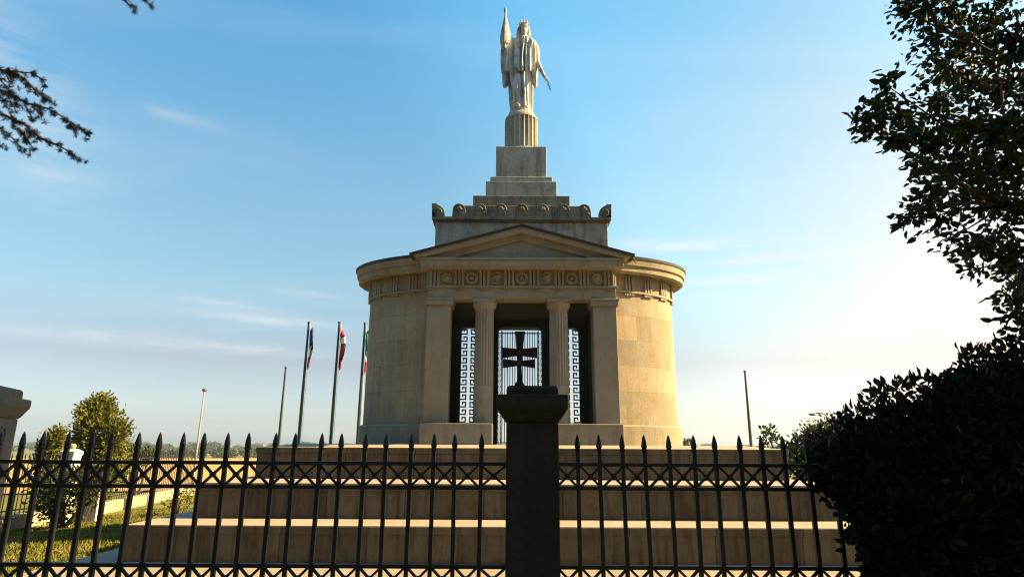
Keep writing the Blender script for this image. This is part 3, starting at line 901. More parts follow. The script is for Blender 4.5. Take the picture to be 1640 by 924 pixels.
# mantle over the upper body, hem at the knees
loft(b, [(365, 452, 70, 60, 0, 1.2), (365, 440, 71, 61, 0, 1.2), (366, 400, 70, 57, 0, 1.1), (368, 350, 71, 53, 0, 1.0), (372, 310, 76, 50, 0, .8), (378, 275, 78, 46, 0, .6), (380, 255, 70, 41, 0, .4), (380, 243, 50, 34, 0, .2), (381, 232, 26, 24, 0, .1), (382, 222, 17, 18, -.01, 0), (382, 205, 15, 16, -.01, 0)], amp=0.30, seed=5.1, nf=11)
for x0_, x1_ in ((345, 350), (372, 370), (395, 398), (418, 420)):       # deep hanging pleats
    b.tube([S(x0_, 262, -0.15), S((x0_ + x1_) / 2, 340, -0.21), S(x1_, 440, -0.24)], [6 * K, 9 * K, 8 * K], 8)
# cloak falling from the raised arm
loft(b, [(276, 450, 30, 26, -.06, 1), (275, 400, 33, 30, -.07, 1), (277, 340, 35, 32, -.07, 1), (284, 290, 38, 34, -.05, .8), (292, 258, 34, 30, -.03, .5), (305, 243, 22, 22, 0, .3)], amp=0.32, seed=0.8, nf=7)
loft(b, [(267, 538, 15, 14, .02, .6), (268, 500, 18, 18, .02, 1), (270, 450, 20, 20, .0, 1), (276, 410, 20, 20, -.02, 1)], amp=0.15, seed=3.3, nf=5)
loft(b, [(314, 545, 5, 8, -.05, .3), (312, 500, 12, 18, -.06, 1), (312, 440, 20, 26, -.06, 1)], amp=0.15, seed=4.3, nf=5)
# cloak tail on the other side
loft(b, [(455, 543, 7, 10, .02, .3), (452, 520, 14, 18, .02, 1), (444, 460, 24, 28, .01, 1), (440, 400, 26, 34, 0, 1), (440, 330, 24, 36, 0, .8), (438, 280, 20, 34, 0, .4)], amp=0.16, seed=1.7, nf=6)
# raised arm
b.tube([S(312, 262, -0.02), S(280, 292, -0.10), S(262, 300, -0.20), S(256, 284, -0.27), S(258, 268, -0.29)], [23 * K, 20 * K, 15 * K, 11 * K, 9 * K], 14)
for k in range(4): b.tube([S(248, 266 + k * 7, -0.27), S(254, 264 + k * 7, -0.34), S(268, 265 + k * 7, -0.345), S(275, 268 + k * 7, -0.30)], [4 * K, 4 * K, 4 * K, 3.4 * K], 6)
# lowered arm
b.tube([S(436, 270, 0), S(455, 300, -0.01), S(462, 350, -0.03), S(466, 385, -0.05), S(484, 425, -0.11), S(504, 465, -0.18), S(514, 480, -0.21)], [24 * K, 22 * K, 19 * K, 16.5 * K, 14 * K, 10 * K, 8.5 * K], 14)
b.sphere(S(520, 488, -0.23), 11 * K, 0.03, 11 * K, 12)
for k in range(4): b.tube([S(522 + k * 2, 486 + k * 2, -0.25 + k * 0.015), S(530 + k * 1.5, 492 + k * 2, -0.27 + k * 0.015), S(531 + k, 501 + k, -0.255 + k * 0.012)], [3.6 * K, 3.4 * K, 3 * K], 6)
b.tube([S(514, 488, -0.25), S(519, 498, -0.28), S(526, 503, -0.28)], [3.8 * K, 3.6 * K, 3 * K], 6)
# head turned slightly to her left
hc_ = S(384, 192, -0.03)
b.sphere(hc_, 25 * K, 28 * K, 35 * K, 24)
b.sphere(S(386, 212, -0.06), 17 * K, 18 * K, 16 * K, 16)
b.tube([S(388, 182, -0.135), S(389, 194, -0.155), S(389, 199, -0.16)], [3.5 * K, 4.5 * K, 5 * K], 8)
b.tube([S(374, 181, -0.125), S(388, 178, -0.14), S(401, 181, -0.12)], [3.5 * K, 3.8 * K, 3.5 * K], 8)
b.tube([S(381, 209, -0.132), S(388, 208, -0.14), S(395, 209, -0.13)], [2.6 * K, 3.2 * K, 2.6 * K], 6)
b.sphere(S(387, 221, -0.11), 8 * K, 8 * K, 6 * K, 10)
# hair
for pts, rr_ in (([(362, 168, -.06), (354, 190, -.05), (350, 215, -.03), (350, 236, -.05)], [12, 15, 15, 11]), ([(404, 168, -.05), (409, 190, -.03), (410, 215, 0), (412, 238, -.03)], [10, 13, 14, 10]),
                  ([(372, 226, -.13), (368, 250, -.17), (372, 275, -.19), (378, 300, -.2)], [8, 9, 8, 5]), ([(398, 226, -.12), (402, 246, -.16), (399, 262, -.18)], [8, 8, 5]), ([(383, 170, .06), (382, 200, .1), (381, 240, .09)], [24, 26, 22])):
    b.tube([S(*p) for p in pts], [q * K for q in rr_], 10)
b.tube([S(362, 172, -.09), S(374, 163, -.125), S(388, 160, -.13), S(402, 166, -.11)], 6 * K, 8)
body = b.build('body', 'statue', st)
rm = body.modifiers.new('fuse', 'REMESH'); rm.mode = 'VOXEL'; rm.voxel_size = 0.0075; rm.use_smooth_shade = True
sm_ = body.modifiers.new('soften', 'SMOOTH'); sm_.factor = 0.35; sm_.iterations = 1
# crown of towers
b = MB(); cc = S(384, 160, -0.02)
b.lathe(cc.x, cc.y, [(25 * K, cc.z - 5 * K), (26 * K, cc.z + 5 * K), (21 * K, cc.z + 5.1 * K), (20 * K, cc.z - 4 * K)], n=24)
for k in range(9):
    a = 2 * math.pi * k / 9 - math.pi / 2
    q = Vector((cc.x + 25 * K * math.cos(a), cc.y + 25 * K * math.sin(a), cc.z + 4 * K))
    b.tube([q, q + Vector((math.cos(a) * 4 * K, math.sin(a) * 4 * K, 14 * K)), q + Vector((math.cos(a) * 7 * K, math.sin(a) * 7 * K, 21 * K))], [6.5 * K, 5 * K, 1.5 * K], 6)
b.build('crown', 'statue', st, smooth=40)
# furled flag on its staff
b = MB()
loft(b, [(261, 274, 24, 20, -.30, .8), (264, 258, 29, 26, -.30, 1), (267, 232, 31, 28, -.28, 1), (268, 190, 24, 22, -.26, 1), (269, 150, 16, 15, -.24, 1), (269, 118, 9, 9, -.23, .8), (269, 98, 4.5, 4.5, -.22, 0)], n=64, amp=0.16, seed=2.9, nf=5)
fl = b.build('furled_flag', 'statue', st, smooth=50)
b = MB()
loft(b, [(269, 101, 4, 4, -.22, 0), (269, 94, 7, 7, -.22, 0), (268.5, 88, 4.5, 4.5, -.22, 0), (268.5, 72, 9.5, 7, -.22, 0), (268.2, 55, 6.5, 5, -.22, 0), (268, 40, 1, 1, -.22, 0)], n=20, amp=0)
b.build('spear_tip', 'statue', fl, smooth=60)
b = MB()
b.tube([S(524, 494, -.26), S(533, 515, -.27), S(541, 540, -.28), S(550, 566, -.28)], [2.2 * K, 2 * K, 1.8 * K, 1 * K], 5)
for (a_, c_) in (((533, 515), (527, 535)), ((537, 527), (547, 538)), ((541, 540), (536, 556)), ((544, 548), (553, 556)), ((530, 507), (539, 516))):
    b.tube([S(*a_, -.27), S((a_[0] + c_[0]) / 2 + 1, (a_[1] + c_[1]) / 2, -.275), S(*c_, -.28)], [1 * K, 2.6 * K, .6 * K], 5)
b.build('twig', 'grille', st)

# ------------------------------------------------------------------ iron fence and gate pillars
YF = 3.92
PXS = 36.72


def fence(us, label, uend):
    g0 = W(us[0], 714, YF).x
    f = thing('iron_fence', ((W(us[0], 714, YF).x + W(us[-1], 714, YF).x) / 2, YF, 0.55), label, 'fence', 'sections of the spiked iron fence')
    zt = lambda u, v: W(u, v, YF).z
    zsp, zc, zr1, zr2, zr3 = zt(UC, 694.5), zt(UC, 717), zt(UC, 743), zt(UC, 781), zt(UC, 907)
    zr4 = zr3 - (zr1 - zr2); zb = zr4 - 0.09
    xs_ = [W(u, 714, YF).x for u in us]
    xe0, xe1 = uend
    bm_ = MB(); w = 0.0115
    bm_.box(-w, w, -w, w, zb, zc)
    barp = bm_.build('bar', 'iron'); COL.objects.unlink(barp)
    sp_ = MB()
    sp_.lathe(0, 0, [(0.013, zc - 0.02), (0.018, zc - 0.014), (0.018, zc - 0.004), (0.0135, zc), (0.0185, zc + 0.008), (0.0155, zc + 0.034), (0.0085, zc + 0.066), (0.0012, zsp)], n=8)
    spm = sp_.build('spike', 'iron'); COL.objects.unlink(spm)
    for x in xs_:
        o = bpy.data.objects.new('bar', barp.data); COL.objects.link(o); o.parent = f; o.location = Vector((x, YF, 0)) - Vector(f.location)
        o.rotation_euler = (random.uniform(-1, 1) * 0.008, random.uniform(-1, 1) * 0.009, 0)
        s_ = bpy.data.objects.new('spike', spm.data); COL.objects.link(s_); s_.parent = o; s_.rotation_euler = (0, 0, random.uniform(0, 0.6))
    for z in (zr1, zr2, zr3, zr4):
        r_ = MB(); r_.box(xe0, xe1, YF - 0.02, YF + 0.02, z - 0.0105, z + 0.0105); r_.build('rail', 'iron', f)
    for a_, c_ in ((zr1, zr2), (zr3, zr4)):
        l_ = MB(); xx = [xe0] + xs_ + [xe1]
        for i in range(len(xx) - 1):
            xa, xb = xx[i], xx[i + 1]
            if xb - xa < 0.04: continue
            l_.bar((xa, YF, a_), (xb, YF, c_), 0.014, 0.016); l_.bar((xa, YF, c_), (xb, YF, a_), 0.014, 0.018)
            disc(l_, (xa + xb) / 2, (a_ + c_) / 2, 0.016, YF - 0.014, YF + 0.014, 12)
        l_.build('lattice_band', 'iron', f)
    return zb


PW = W(853, 760, YF - 0.15)
uL = [217.7 + PXS * k for k in range(-24, 16)]
uR = [925.7 + PXS * k for k in range(0, 34)]
shaft_hw = HW(42.8, 760, YF - 0.15)
zfb = fence(uL, 'black spiked iron fence with crossed lattice bands left of the dark pillar', (W(uL[0] - 20, 714, YF).x, PW.x - shaft_hw + 0.01))
fence(uR, 'black spiked iron fence with crossed lattice bands between the dark pillar and the leafy bush', (PW.x + shaft_hw - 0.01, W(uR[-1] + 20, 714, YF).x))
for s, (x0, x1), lab in ((-1, (W(uL[0] - 20, 714, YF).x, PW.x - shaft_hw - 0.06), 'low stone footing wall under the fence left of the dark pillar'), (1, (PW.x + shaft_hw + 0.06, W(uR[-1] + 20, 714, YF).x), 'low stone footing wall under the fence right of the dark pillar')):
    b = MB(); b.box(x0, x1, YF - 0.16, YF + 0.16, -0.5, zfb - 0.12); b.box(x0, x1, YF - 0.2, YF + 0.2, zfb - 0.119, zfb - 0.002)
    o = b.build('footing_wall', 'kerbwall', bevel=0.01); tag(o, lab, 'wall', 'footing walls of the spiked fence')


def pillar(yf, half, zs, mat, loc, rz, label, ring=False):
    """square gate pillar: shaft, moulded cap, top slab.  zs = (neck, cap bottom, cap top, slab top)"""
    p = thing('gate_pillar', loc, label, 'pillar', 'square fence pillars')
    zn, zb, zt, zz = [z - loc[2] for z in zs]
    b = MB(); b.box(-half - 0.03, half + 0.03, -half - 0.03, half + 0.03, -0.5, 0.35); b.box(-half, half, -half, half, 0.35, zn)
    b.build('shaft', mat, p, bevel=0.012).location = (0, 0, 0)
    b = MB()
    pr = [(half, zn + 0.001), (half + 0.002, zn + 0.004), (half + 0.014, zn + 0.02), (half + 0.042, zb - 0.012), (half + 0.05, zb), (half + 0.053, zb + 0.02), (half + 0.053, zt - 0.006), (half + 0.047, zt), (half * 0.5, zt + 0.004)]
    b.rings([[(-h, -h, z), (h, -h, z), (h, h, z), (-h, h, z)] for h, z in pr])
    b.build('cap', mat, p, bevel=0.004).location = (0, 0, 0)
    b = MB(); h = half + 0.0
    b.rings([[(-q, -q, z), (q, -q, z), (q, q, z), (-q, q, z)] for q, z in ((h, zt + 0.003), (h, zz - 0.02), (h - 0.012, zz))])
    b.build('top_slab', mat, p, bevel=0.004).location = (0, 0, 0)
    if ring:
        b = MB(); n = 24
        pts = [(half + 0.002, 0.0 + 0.055 * math.cos(2 * math.pi * i / n), zn - 0.13 + 0.055 * math.sin(2 * math.pi * i / n)) for i in range(n + 1)]
        b.tube(pts, 0.011, 8)
        pts = [(0.055 * math.cos(2 * math.pi * i / n), -half - 0.002, zn - 0.13 + 0.055 * math.sin(2 * math.pi * i / n)) for i in range(n + 1)]
        b.tube(pts, 0.011, 8)
        b.build('ring_ornament', mat, p).location = (0, 0, 0)
    p.rotation_euler = (0, 0, rz)
    return p


yf = YF - 0.15
pillar(yf, shaft_hw, (Z(676, yf), Z(655, yf - .05), Z(631, yf - .05), Z(617, yf)), 'pillar', (PW.x, yf + shaft_hw, 0), 0, 'dark square stone pillar with moulded cap in the middle of the iron fence')
# grey pillar at the left edge, turned by about twenty degrees, standing behind the fence
YK2 = 5.3; cpt = W(24, 700, YK2); hh = 0.30; rz = R(21)
ax = Vector((math.cos(rz), math.sin(rz))); ay = Vector((-math.sin(rz), math.cos(rz)))
cen = Vector((cpt.x, YK2)) - ax * hh - ay * hh
zz4 = [W(20, v, 5.0).z for v in (673, 655, 638, 622)]
pillar(0, hh, (W(24, 671, YK2).z, W(40, 654, YK2).z, W(45, 640, YK2).z, W(38, 625, YK2).z), 'greypillar', (cen.x, cen.y, -0.2), rz, 'grey square stone pillar with moulded cap and ring ornament behind the left end of the fence', True)

# ------------------------------------------------------------------ boundary wall, railing and white posts on the left
wl = [(-9.6, -2.0), (-11.6, 16.0), (-13.1, 27.0)]


def walk(step):
    out = []
    for (a, c) in zip(wl[:-1], wl[1:]):
        L_ = math.dist(a, c); n = max(1, int(L_ / step))
        for i in range(n): out.append((a[0] + (c[0] - a[0]) * i / n, a[1] + (c[1] - a[1]) * i / n))
    out.append(wl[-1]); return out


b = MB(); rr = []
for (x, y) in walk(0.5):
    z = float(gz(x, y)); j = random.uniform(-0.01, 0.01)
    rr.append([(x - 0.16, y, z - 0.3), (x + 0.16 + j, y, z - 0.3), (x + 0.15 + j, y, z + 0.34), (x - 0.15, y, z + 0.34)])
b.rings(rr)
o = b.build('boundary_wall', 'wall'); tag(o, 'low pale stone wall running back beside the lawn on the left', 'wall')
rl = thing('wall_railing', (wl[1][0], wl[1][1], 0), 'thin black iron railing standing on the low pale lawn wall', 'railing')
b = MB(); pts = walk(0.16)
for (x, y) in pts:
    z = float(gz(x, y)) + 0.335
    b.box(x - 0.008, x + 0.008, y - 0.008, y + 0.008, z, z + 1.30)
    b.rings([[(x - .014, y - .014, z + 1.3), (x + .014, y - .014, z + 1.3), (x + .014, y + .014, z + 1.3), (x - .014, y + .014, z + 1.3)], [(x - .002, y - .002, z + 1.4), (x + .002, y - .002, z + 1.4), (x + .002, y + .002, z + 1.4), (x - .002, y + .002, z + 1.4)]])
bb = b.build('bar', 'iron', rl); tag(bb, kind='stuff')
for h in (0.12, 1.2):
    b = MB(); b.tube([(x, y, float(gz(x, y)) + 0.335 + h) for x, y in walk(1.0)], 0.016, 6); b.build('rail', 'iron', rl)


def white_post(u, vtop, y, hw, label, zb=None):
    p = W(u, vtop, y); g_ = float(gz(p.x, y))
    t = thing('white_post', (p.x, y, g_), label, 'post', 'white stone posts of the lawn wall')
    h = p.z - g_
    b = MB(); b.box(-hw, hw, -hw, hw, -0.2, h - 0.16); o = b.build('shaft', 'whitestone', t, bevel=0.01); o.location = (0, 0, 0)
    b = MB(); b.rings([[(-q, -q, z), (q, -q, z), (q, q, z), (-q, q, z)] for q, z in ((hw * 1.0, h - .158), (hw * 1.12, h - .13), (hw * 1.12, h - .05), (hw * .6, h - .0))]); o = b.build('cap', 'whitestone', t); o.location = (0, 0, 0)
    b = MB(); b.sphere((0, 0, h + 0.06), 0.075, 0.075, 0.075, 16); o = b.build('ball_finial', 'wall', t, smooth=60); o.location = (0, 0, 0)


white_post(116, 719, 15.6, 0.15, 'white post with ball top rising between the two round evergreens')
white_post(163.5, 745, 17.2, 0.11, 'white post with ball top at the right foot of the taller evergreen')


# ------------------------------------------------------------------ flagpoles, bare poles, lamps
def pole(name, u0_, v0_, y, rad, mat, label, cat, group, truck=True):
    top = W(u0_, v0_, y); g_ = float(gz(top.x, y))
    t = thing(name, (top.x, y, g_), label, cat, group); h = top.z - g_
    b = MB(); b.lathe(0, 0, [(rad * 1.5, 0), (rad * 1.5, 0.25), (rad * 1.05, 0.28), (rad, h * 0.5), (rad * 0.62, h)], n=14)
    o = b.build('pole', mat, t, smooth=50); o.location = (0, 0, 0)
    if truck:
        b = MB(); b.lathe(0, 0, [(rad * .7, h + .001), (rad * .95, h + .02), (rad * .9, h + .05), (rad * .2, h + .07)], n=12); o = b.build('cap', mat, t); o.location = (0, 0, 0)
        if group:
            b = MB(); b.tube([(rad * 1.2 + .05, -.03, .9), (rad + .045, -.03, h * .4), (rad * .9 + .02, -.02, h - .02)], .0075, 5); o = b.build('rope', 'whitestone', t); o.location = (0, 0, 0)
    return t, h


def flagmat(name, bands, cross=None):
    mat = bpy.data.materials.new(name); t = nt(mat); L = t.links.new
    out = N(t, 'ShaderNodeOutputMaterial'); bs = N(t, 'ShaderNodeBsdfPrincipled'); bs.inputs['Roughness'].default_value = 0.8
    tr = N(t, 'ShaderNodeBsdfTranslucent'); mx = N(t, 'ShaderNodeMixShader'); mx.inputs[0].default_value = 0.3
    tc = N(t, 'ShaderNodeTexCoord'); sx = N(t, 'ShaderNodeSeparateXYZ'); L(tc.outputs['UV'], sx.inputs[0])
    rp = ramp(t, bands); rp.color_ramp.interpolation = 'CONSTANT'; L(sx.outputs[0], rp.inputs[0])
    c = rp.outputs[0]
    if cross:
        r2 = ramp(t, [(0, 0), (0.40, 1), (0.60, 0)]); r2.color_ramp.interpolation = 'CONSTANT'; L(sx.outputs[1], r2.inputs[0])
        c = mixc(t, r2.outputs[0], c, cross)
    L(c, bs.inputs['Base Color']); L(c, tr.inputs['Color']); L(bs.outputs[0], mx.inputs[1]); L(tr.outputs[0], mx.inputs[2]); L(mx.outputs[0], out.inputs[0])
    return mat


def flag(t, h, mat, label, length, width, seed, v_off=0.12, lean=1):
    """limp flag: the fly edge has dropped beside the pole in folds"""
    rnd = random.Random(seed); ns, nt_ = 44, 14
    ph = [rnd.uniform(0, 6.28) for _ in range(4)]
    vs, fs, uv = [], [], []
    for i in range(ns + 1):
        s_ = i / ns
        for j in range(nt_ + 1):
            q = j / nt_
            spread = width * (0.35 + 0.65 * math.sin(min(1, s_ * 1.15 + 0.12) * math.pi) ** 0.6)
            x = 0.05 + lean * (spread * 0.27 * (0.5 + 0.5 * math.sin(ph[0] + q * 9 + s_ * 3)) + 0.05 * math.sin(s_ * 2.4))
            y = 0.07 * math.sin(q * 11 + ph[1] + s_ * 2.0) + 0.03 * math.sin(s_ * 9 + ph[2])
            z = h - v_off - s_ * length - q * 0.28 * length * (1 - s_ * 0.7) - 0.02 * math.sin(q * 9)
            vs.append((x, y, z)); uv.append((s_ * 0.999, q))
    for i in range(ns):
        for j in range(nt_):
            a = i * (nt_ + 1) + j; fs.append((a, a + 1, a + nt_ + 2, a + nt_ + 1))
    me = bpy.data.meshes.new('flag'); me.from_pydata(vs, [], fs); me.materials.append(mat)
    ul = me.uv_layers.new(name='UVMap')
    for lp in me.loops: ul.data[lp.index].uv = uv[lp.vertex_index]
    for p in me.polygons: p.use_smooth = True
    o = bpy.data.objects.new('flag', me); COL.objects.link(o); o.parent = t
    sd = o.modifiers.new('cloth_thickness', 'SOLIDIFY'); sd.thickness = 0.006
    o['label'] = label


BL, WH, RD, GR = (0.012, 0.03, 0.17), (0.75, 0.75, 0.75), (0.50, 0.025, 0.03), (0.008, 0.12, 0.05)
FY_ = 21.0
t, h = pole('flagpole', 494.5, 518, FY_, 0.054, 'polegreen', 'green flagpole with a limp blue, white and red flag, leftmost flag', 'flagpole', 'flagpoles left of the monument')
flag(t, h, flagmat('tricolour_blue', [(0, BL), (0.48, WH), (0.72, RD)]), 'limp blue, white and red flag', 1.35, 0.55, 3)
t, h = pole('flagpole', 543.5, 518, FY_, 0.054, 'polegreen', 'green flagpole with a limp dark red and white flag, between two others', 'flagpole', 'flagpoles left of the monument')
flag(t, h, flagmat('red_white_cross', [(0, RD), (0.16, WH), (0.33, (0.30, 0.015, 0.02)), (0.99, (0.30, 0.015, 0.02))], cross=None), 'limp red flag with a white bar', 1.35, 0.62, 5)
t, h = pole('flagpole', 584.5, 519, FY_, 0.054, 'polegreen', 'green flagpole with a limp green, white and red flag beside the wall', 'flagpole', 'flagpoles left of the monument')
flag(t, h, flagmat('tricolour_green', [(0, GR), (0.50, WH), (0.66, RD)]), 'limp green, white and red flag', 1.45, 0.5, 8)
pole('bare_pole', 457.5, 590, 22.5, 0.05, 'polegreen', 'short bare green pole without flag left of the three flagpoles', 'pole', None)
pole('bare_pole', 1193, 596, 22.5, 0.055, 'polebrown', 'bare brown pole right of the monument behind the podium', 'pole', None)
t, h = pole('lamp_post', 327, 627, 42.0, 0.055, 'polegrey', 'tall thin grey lamp post with small dark head beyond the field fence', 'lamp post', None, truck=False)
b = MB(); b.sphere((0, 0, h + 0.10), 0.15, 0.15, 0.11, 14); o = b.build('lamp_head', 'lampdark', t, smooth=60); o.location = (0, 0, 0)
# curved street lamp behind the bush on the right
yl = 34.0; p1 = W(1301, 662.5, yl); p2 = W(1322, 664, yl); gl = float(gz(p2.x, yl))
t = thing('street_lamp', (p2.x + 0.15, yl, gl), 'small street lamp with curved arm rising behind the dark bush', 'street lamp')
b = MB(); hz = p1.z - gl; dx = p1.x - p2.x - 0.15
b.tube([(0, 0, 0), (0, 0, hz * 0.6), (0, 0, hz - 0.35), (dx * 0.2, 0, hz - 0.02), (dx * 0.55, 0, hz + 0.06), (dx * 0.9, 0, hz)], [0.07, 0.055, 0.04, 0.035, 0.032, 0.03], 10)
o = b.build('pole', 'lampdark', t, smooth=50); o.location = (0, 0, 0)
b = MB(); b.sphere((dx * 1.0, 0, hz - 0.03), 0.22, 0.12, 0.07, 12); o = b.build('lamp_head', 'lampdark', t, smooth=60); o.location = (0, 0, 0)


# ------------------------------------------------------------------ foliage
def leaves(name, pts, dirs, L_, Wd, mat, parent, origin, jitter=0.6, seed=0):
    """one small folded leaf per point: 6 vertices, two quads"""
    r_ = np.random.default_rng(seed); n = len(pts)
    d = dirs + r_.normal(0, jitter, (n, 3)); d /= np.linalg.norm(d, axis=1, keepdims=True) + 1e-9
    a = r_.normal(0, 1, (n, 3)); a -= d * np.sum(a * d, 1, keepdims=True); a /= np.linalg.norm(a, axis=1, keepdims=True) + 1e-9
    c = np.cross(d, a)
    s_ = (0.7 + 0.6 * r_.random((n, 1)))
    Ls = L_ * s_; Ws = Wd * s_
    P = np.asarray(pts)
    v = np.stack([P, P + d * Ls * .32 + a * Ws * .48 + c * Ws * .18, P + d * Ls * .7 + a * Ws * .38 + c * Ws * .12, P + d * Ls - c * Ws * .12,
                  P + d * Ls * .7 - a * Ws * .38 + c * Ws * .12, P + d * Ls * .32 - a * Ws * .48 + c * Ws * .18], 1).reshape(-1, 3)
    b0 = np.arange(n)[:, None] * 6
    f = np.concatenate([b0 + np.array([0, 1, 2, 3]), b0 + np.array([0, 3, 4, 5])], 0)
    return np_mesh(name, v, f, mat, parent, origin)


def blobs(bl, dens, shell=0.55, seed=0, noise_amp=0.25, yscale=1.0, sub=1):
    """points in uneven ellipsoids: (cx,cy,cz,rx,ry,rz); more near the surface; returns pts, outward dirs"""
    r_ = np.random.default_rng(seed); P = []; D = []
    for (cx, cy, cz, rx, ry, rz_) in bl:
        n = max(6, int(dens * (rx * ry * rz_) ** (2 / 3)))
        d = r_.normal(0, 1, (n, 3)); d /= np.linalg.norm(d, axis=1, keepdims=True)
        rad = shell + (1 - shell) * r_.random(n) ** 0.7
        wob = 1 + noise_amp * np.array([mnoise.noise(Vector(q * 2.2 + (cx, cy, cz))) + 0.6 * mnoise.noise(Vector(q * 5.3 + (cz, cx, cy))) for q in d])
        p = d * (rad * wob)[:, None] * np.array([rx, ry, rz_]) + np.array([cx, cy, cz])
        P.append(p); D.append(d)
    return np.concatenate(P), np.concatenate(D)


# ---- broadleaf tree on the right: trunk stands outside the frame, crown hangs into it
TX, TY = 7.3, 4.2
tg = float(gz(TX, TY))
tree = thing('broadleaf_tree', (TX, TY, tg), 'dark broadleaf tree whose leafy branches hang in from the right edge', 'tree')
clus = [(1452, 8, 26), (1480, 20, 36), (1525, 15, 34), (1500, 60, 34), (1545, 70, 44), (1590, 30, 44), (1630, 70, 50), (1515, 110, 36), (1560, 130, 46), (1610, 140, 52), (1500, 165, 36),
        (1425, 130, 22), (1418, 165, 28), (1380, 185, 26), (1400, 200, 26), (1445, 190, 28), (1437, 225, 26), (1470, 215, 30), (1500, 225, 36), (1480, 258, 26), (1545, 205, 42), (1600, 205, 46), (1640, 215, 46), (1530, 260, 36), (1575, 270, 40), (1625, 275, 46),
        (1500, 300, 32), (1475, 335, 28), (1455, 352, 18), (1505, 345, 30), (1540, 320, 34), (1585, 325, 36), (1630, 335, 40), (1530, 380, 22), (1555, 400, 28), (1590, 390, 32), (1625, 400, 36), (1560, 430, 18), (1610, 425, 22), (1640, 445, 32), (1615, 472, 20), (1637, 490, 28), (1617, 505, 14), (1640, 525, 24)]
rr_ = random.Random(5)
bl = []; cl3 = []
for (u, v, r_) in clus:
    y = 4.6 + rr_.uniform(-0.7, 1.1); p = W(u, v, y); k = (p - Vector((0, 0, EYE))).dot(fwd) / F
    cl3.append(p); bl.append((p.x, p.y, p.z, r_ * k * 0.98, r_ * k * 1.3, r_ * k * 0.88))
pts, drs = blobs(bl, 4300, shell=0.0, seed=3, noise_amp=0.9)
drs = drs * 0.6 + np.array([-0.5, -0.1, -0.25])
leaves('crown', pts, drs, 0.070, 0.038, M['leaf'], tree, (TX, TY, tg), 0.55, 4)
# rest of the crown, outside the frame: extended to block sky and sun
big = []
for i in range(48):
    a = rr_.uniform(0, 6.28); q = rr_.uniform(0.8, 4.4)
    x, y, z = TX - 0.6 + q * math.cos(a), TY - 1.0 + q * math.sin(a), rr_.uniform(3.6, 10.8)
    dy_ = y * math.cos(TH) + (z - EYE) * math.sin(TH); uu = x / max(dy_, 0.05) * F + 820
    if dy_ > 0 and uu < 1780: continue
    big.append((x, y, z, rr_.uniform(.9, 1.4), rr_.uniform(.9, 1.4), rr_.uniform(.7, 1.1)))
for q in ((6.2, 5.2, 8.6), (7.2, 5.6, 9.6), (8.2, 5.0, 9.8), (7.0, 4.6, 8.4), (8.4, 5.8, 10.6), (6.4, 6.0, 9.2), (7.6, 6.2, 8.9)): big.append((*q, 1.25, 1.1, 1.0))  # clumps added out of view to shade the grey pillar
pts, drs = blobs(big, 900, shell=0.3, seed=8, noise_amp=0.4)
leaves('shading_crown', pts, drs, 0.13, 0.075, M['leaf'], tree, (TX, TY, tg), 0.6, 9)
b = MB()
b.tube([(TX, TY, tg - 0.2), (TX + .05, TY, tg + 1.2), (TX - .05, TY + .1, tg + 2.8), (TX - .1, TY, tg + 4.4), (TX - .2, TY - .2, tg + 9.6)], [.30, .22, .19, .14, .05], 12)
b.build('trunk', 'bark', tree, smooth=60)
b = MB()
hubs = [W(1600, 330, 4.8), W(1610, 210, 5.0), W(1600, 90, 4.9), W(1640, 430, 4.9)]
roots = [(TX, TY, tg + 2.9), (TX, TY, tg + 3.6), (TX - .1, TY, tg + 4.2), (TX, TY, tg + 2.5)]
for hb_, ro in zip(hubs, roots):
    ro = Vector(ro); mid = ro.lerp(hb_, 0.5) + Vector((0, 0, 0.18))
    b.tube([ro, mid, hb_], [.09, .055, .022], 8)
for p in cl3:
    hb_ = min(hubs, key=lambda q: (q - p).length); mid = hb_.lerp(p, 0.5) + Vector((rr_.uniform(-.05, .05), rr_.uniform(-.1, .1), rr_.uniform(0, .08)))
    b.tube([hb_, mid, p + Vector((-0.05, 0, -0.02))], [.014, .009, .003], 5)
for (x, y, z, *_r) in big[::2]: b.tube([(TX, TY, tg + rr_.uniform(2.4, 4.5)), (x * .5 + TX * .5, y * .5 + TY * .5, z - .1), (x, y, z)], [.07, .04, .012], 6)
b.build('branches', 'bark', tree, smooth=60)

# ---- big dark bush on the right, growing over the fence
BX, BY = 3.6, 4.0
bush = thing('large_bush', (BX, BY, -0.05), 'large dark leafy bush swallowing the right end of the fence', 'bush')
bb_ = [(1490, 760, 3.5, 130, 130), (1420, 735, 3.45, 74, 76), (1560, 680, 3.6, 120, 110), (1640, 700, 3.6, 140, 140), (1412, 815, 3.3, 62, 76), (1490, 880, 3.3, 110, 120), (1600, 860, 3.4, 150, 150), (1368, 760, 3.5, 46, 58),
       (1345, 735, 3.6, 34, 40), (1310, 722, 5.3, 30, 20), (1345, 712, 4.6, 40, 34), (1440, 655, 4.0, 52, 42), (1500, 640, 4.0, 50, 40), (1580, 600, 4.1, 56, 42), (1640, 610, 4.1, 60, 50), (1385, 680, 4.3, 42, 34), (1458, 930, 3.2, 60, 80), (1545, 592, 4.2, 30, 30), (1700, 650, 3.9, 150, 150), (1720, 830, 3.6, 180, 180), (1570, 990, 3.4, 150, 150), (1720, 1010, 3.5, 200, 180)]
bl = []
for (u, v, y, ru, rv) in bb_:
    if v < 745: v += 38 if (1430 < u < 1550 and v < 670) else 28
    p = W(u, v, y); k = (p - Vector((0, 0, EYE))).dot(fwd) / F
    bl.append((p.x, p.y, p.z, ru * k, max(ru, rv) * k * 0.95, rv * k))
for i in range(10):
    bl.append((rr_.uniform(3.2, 6.2), rr_.uniform(3.4, 5.6), rr_.uniform(0.3, 1.6), .6, .6, .55))
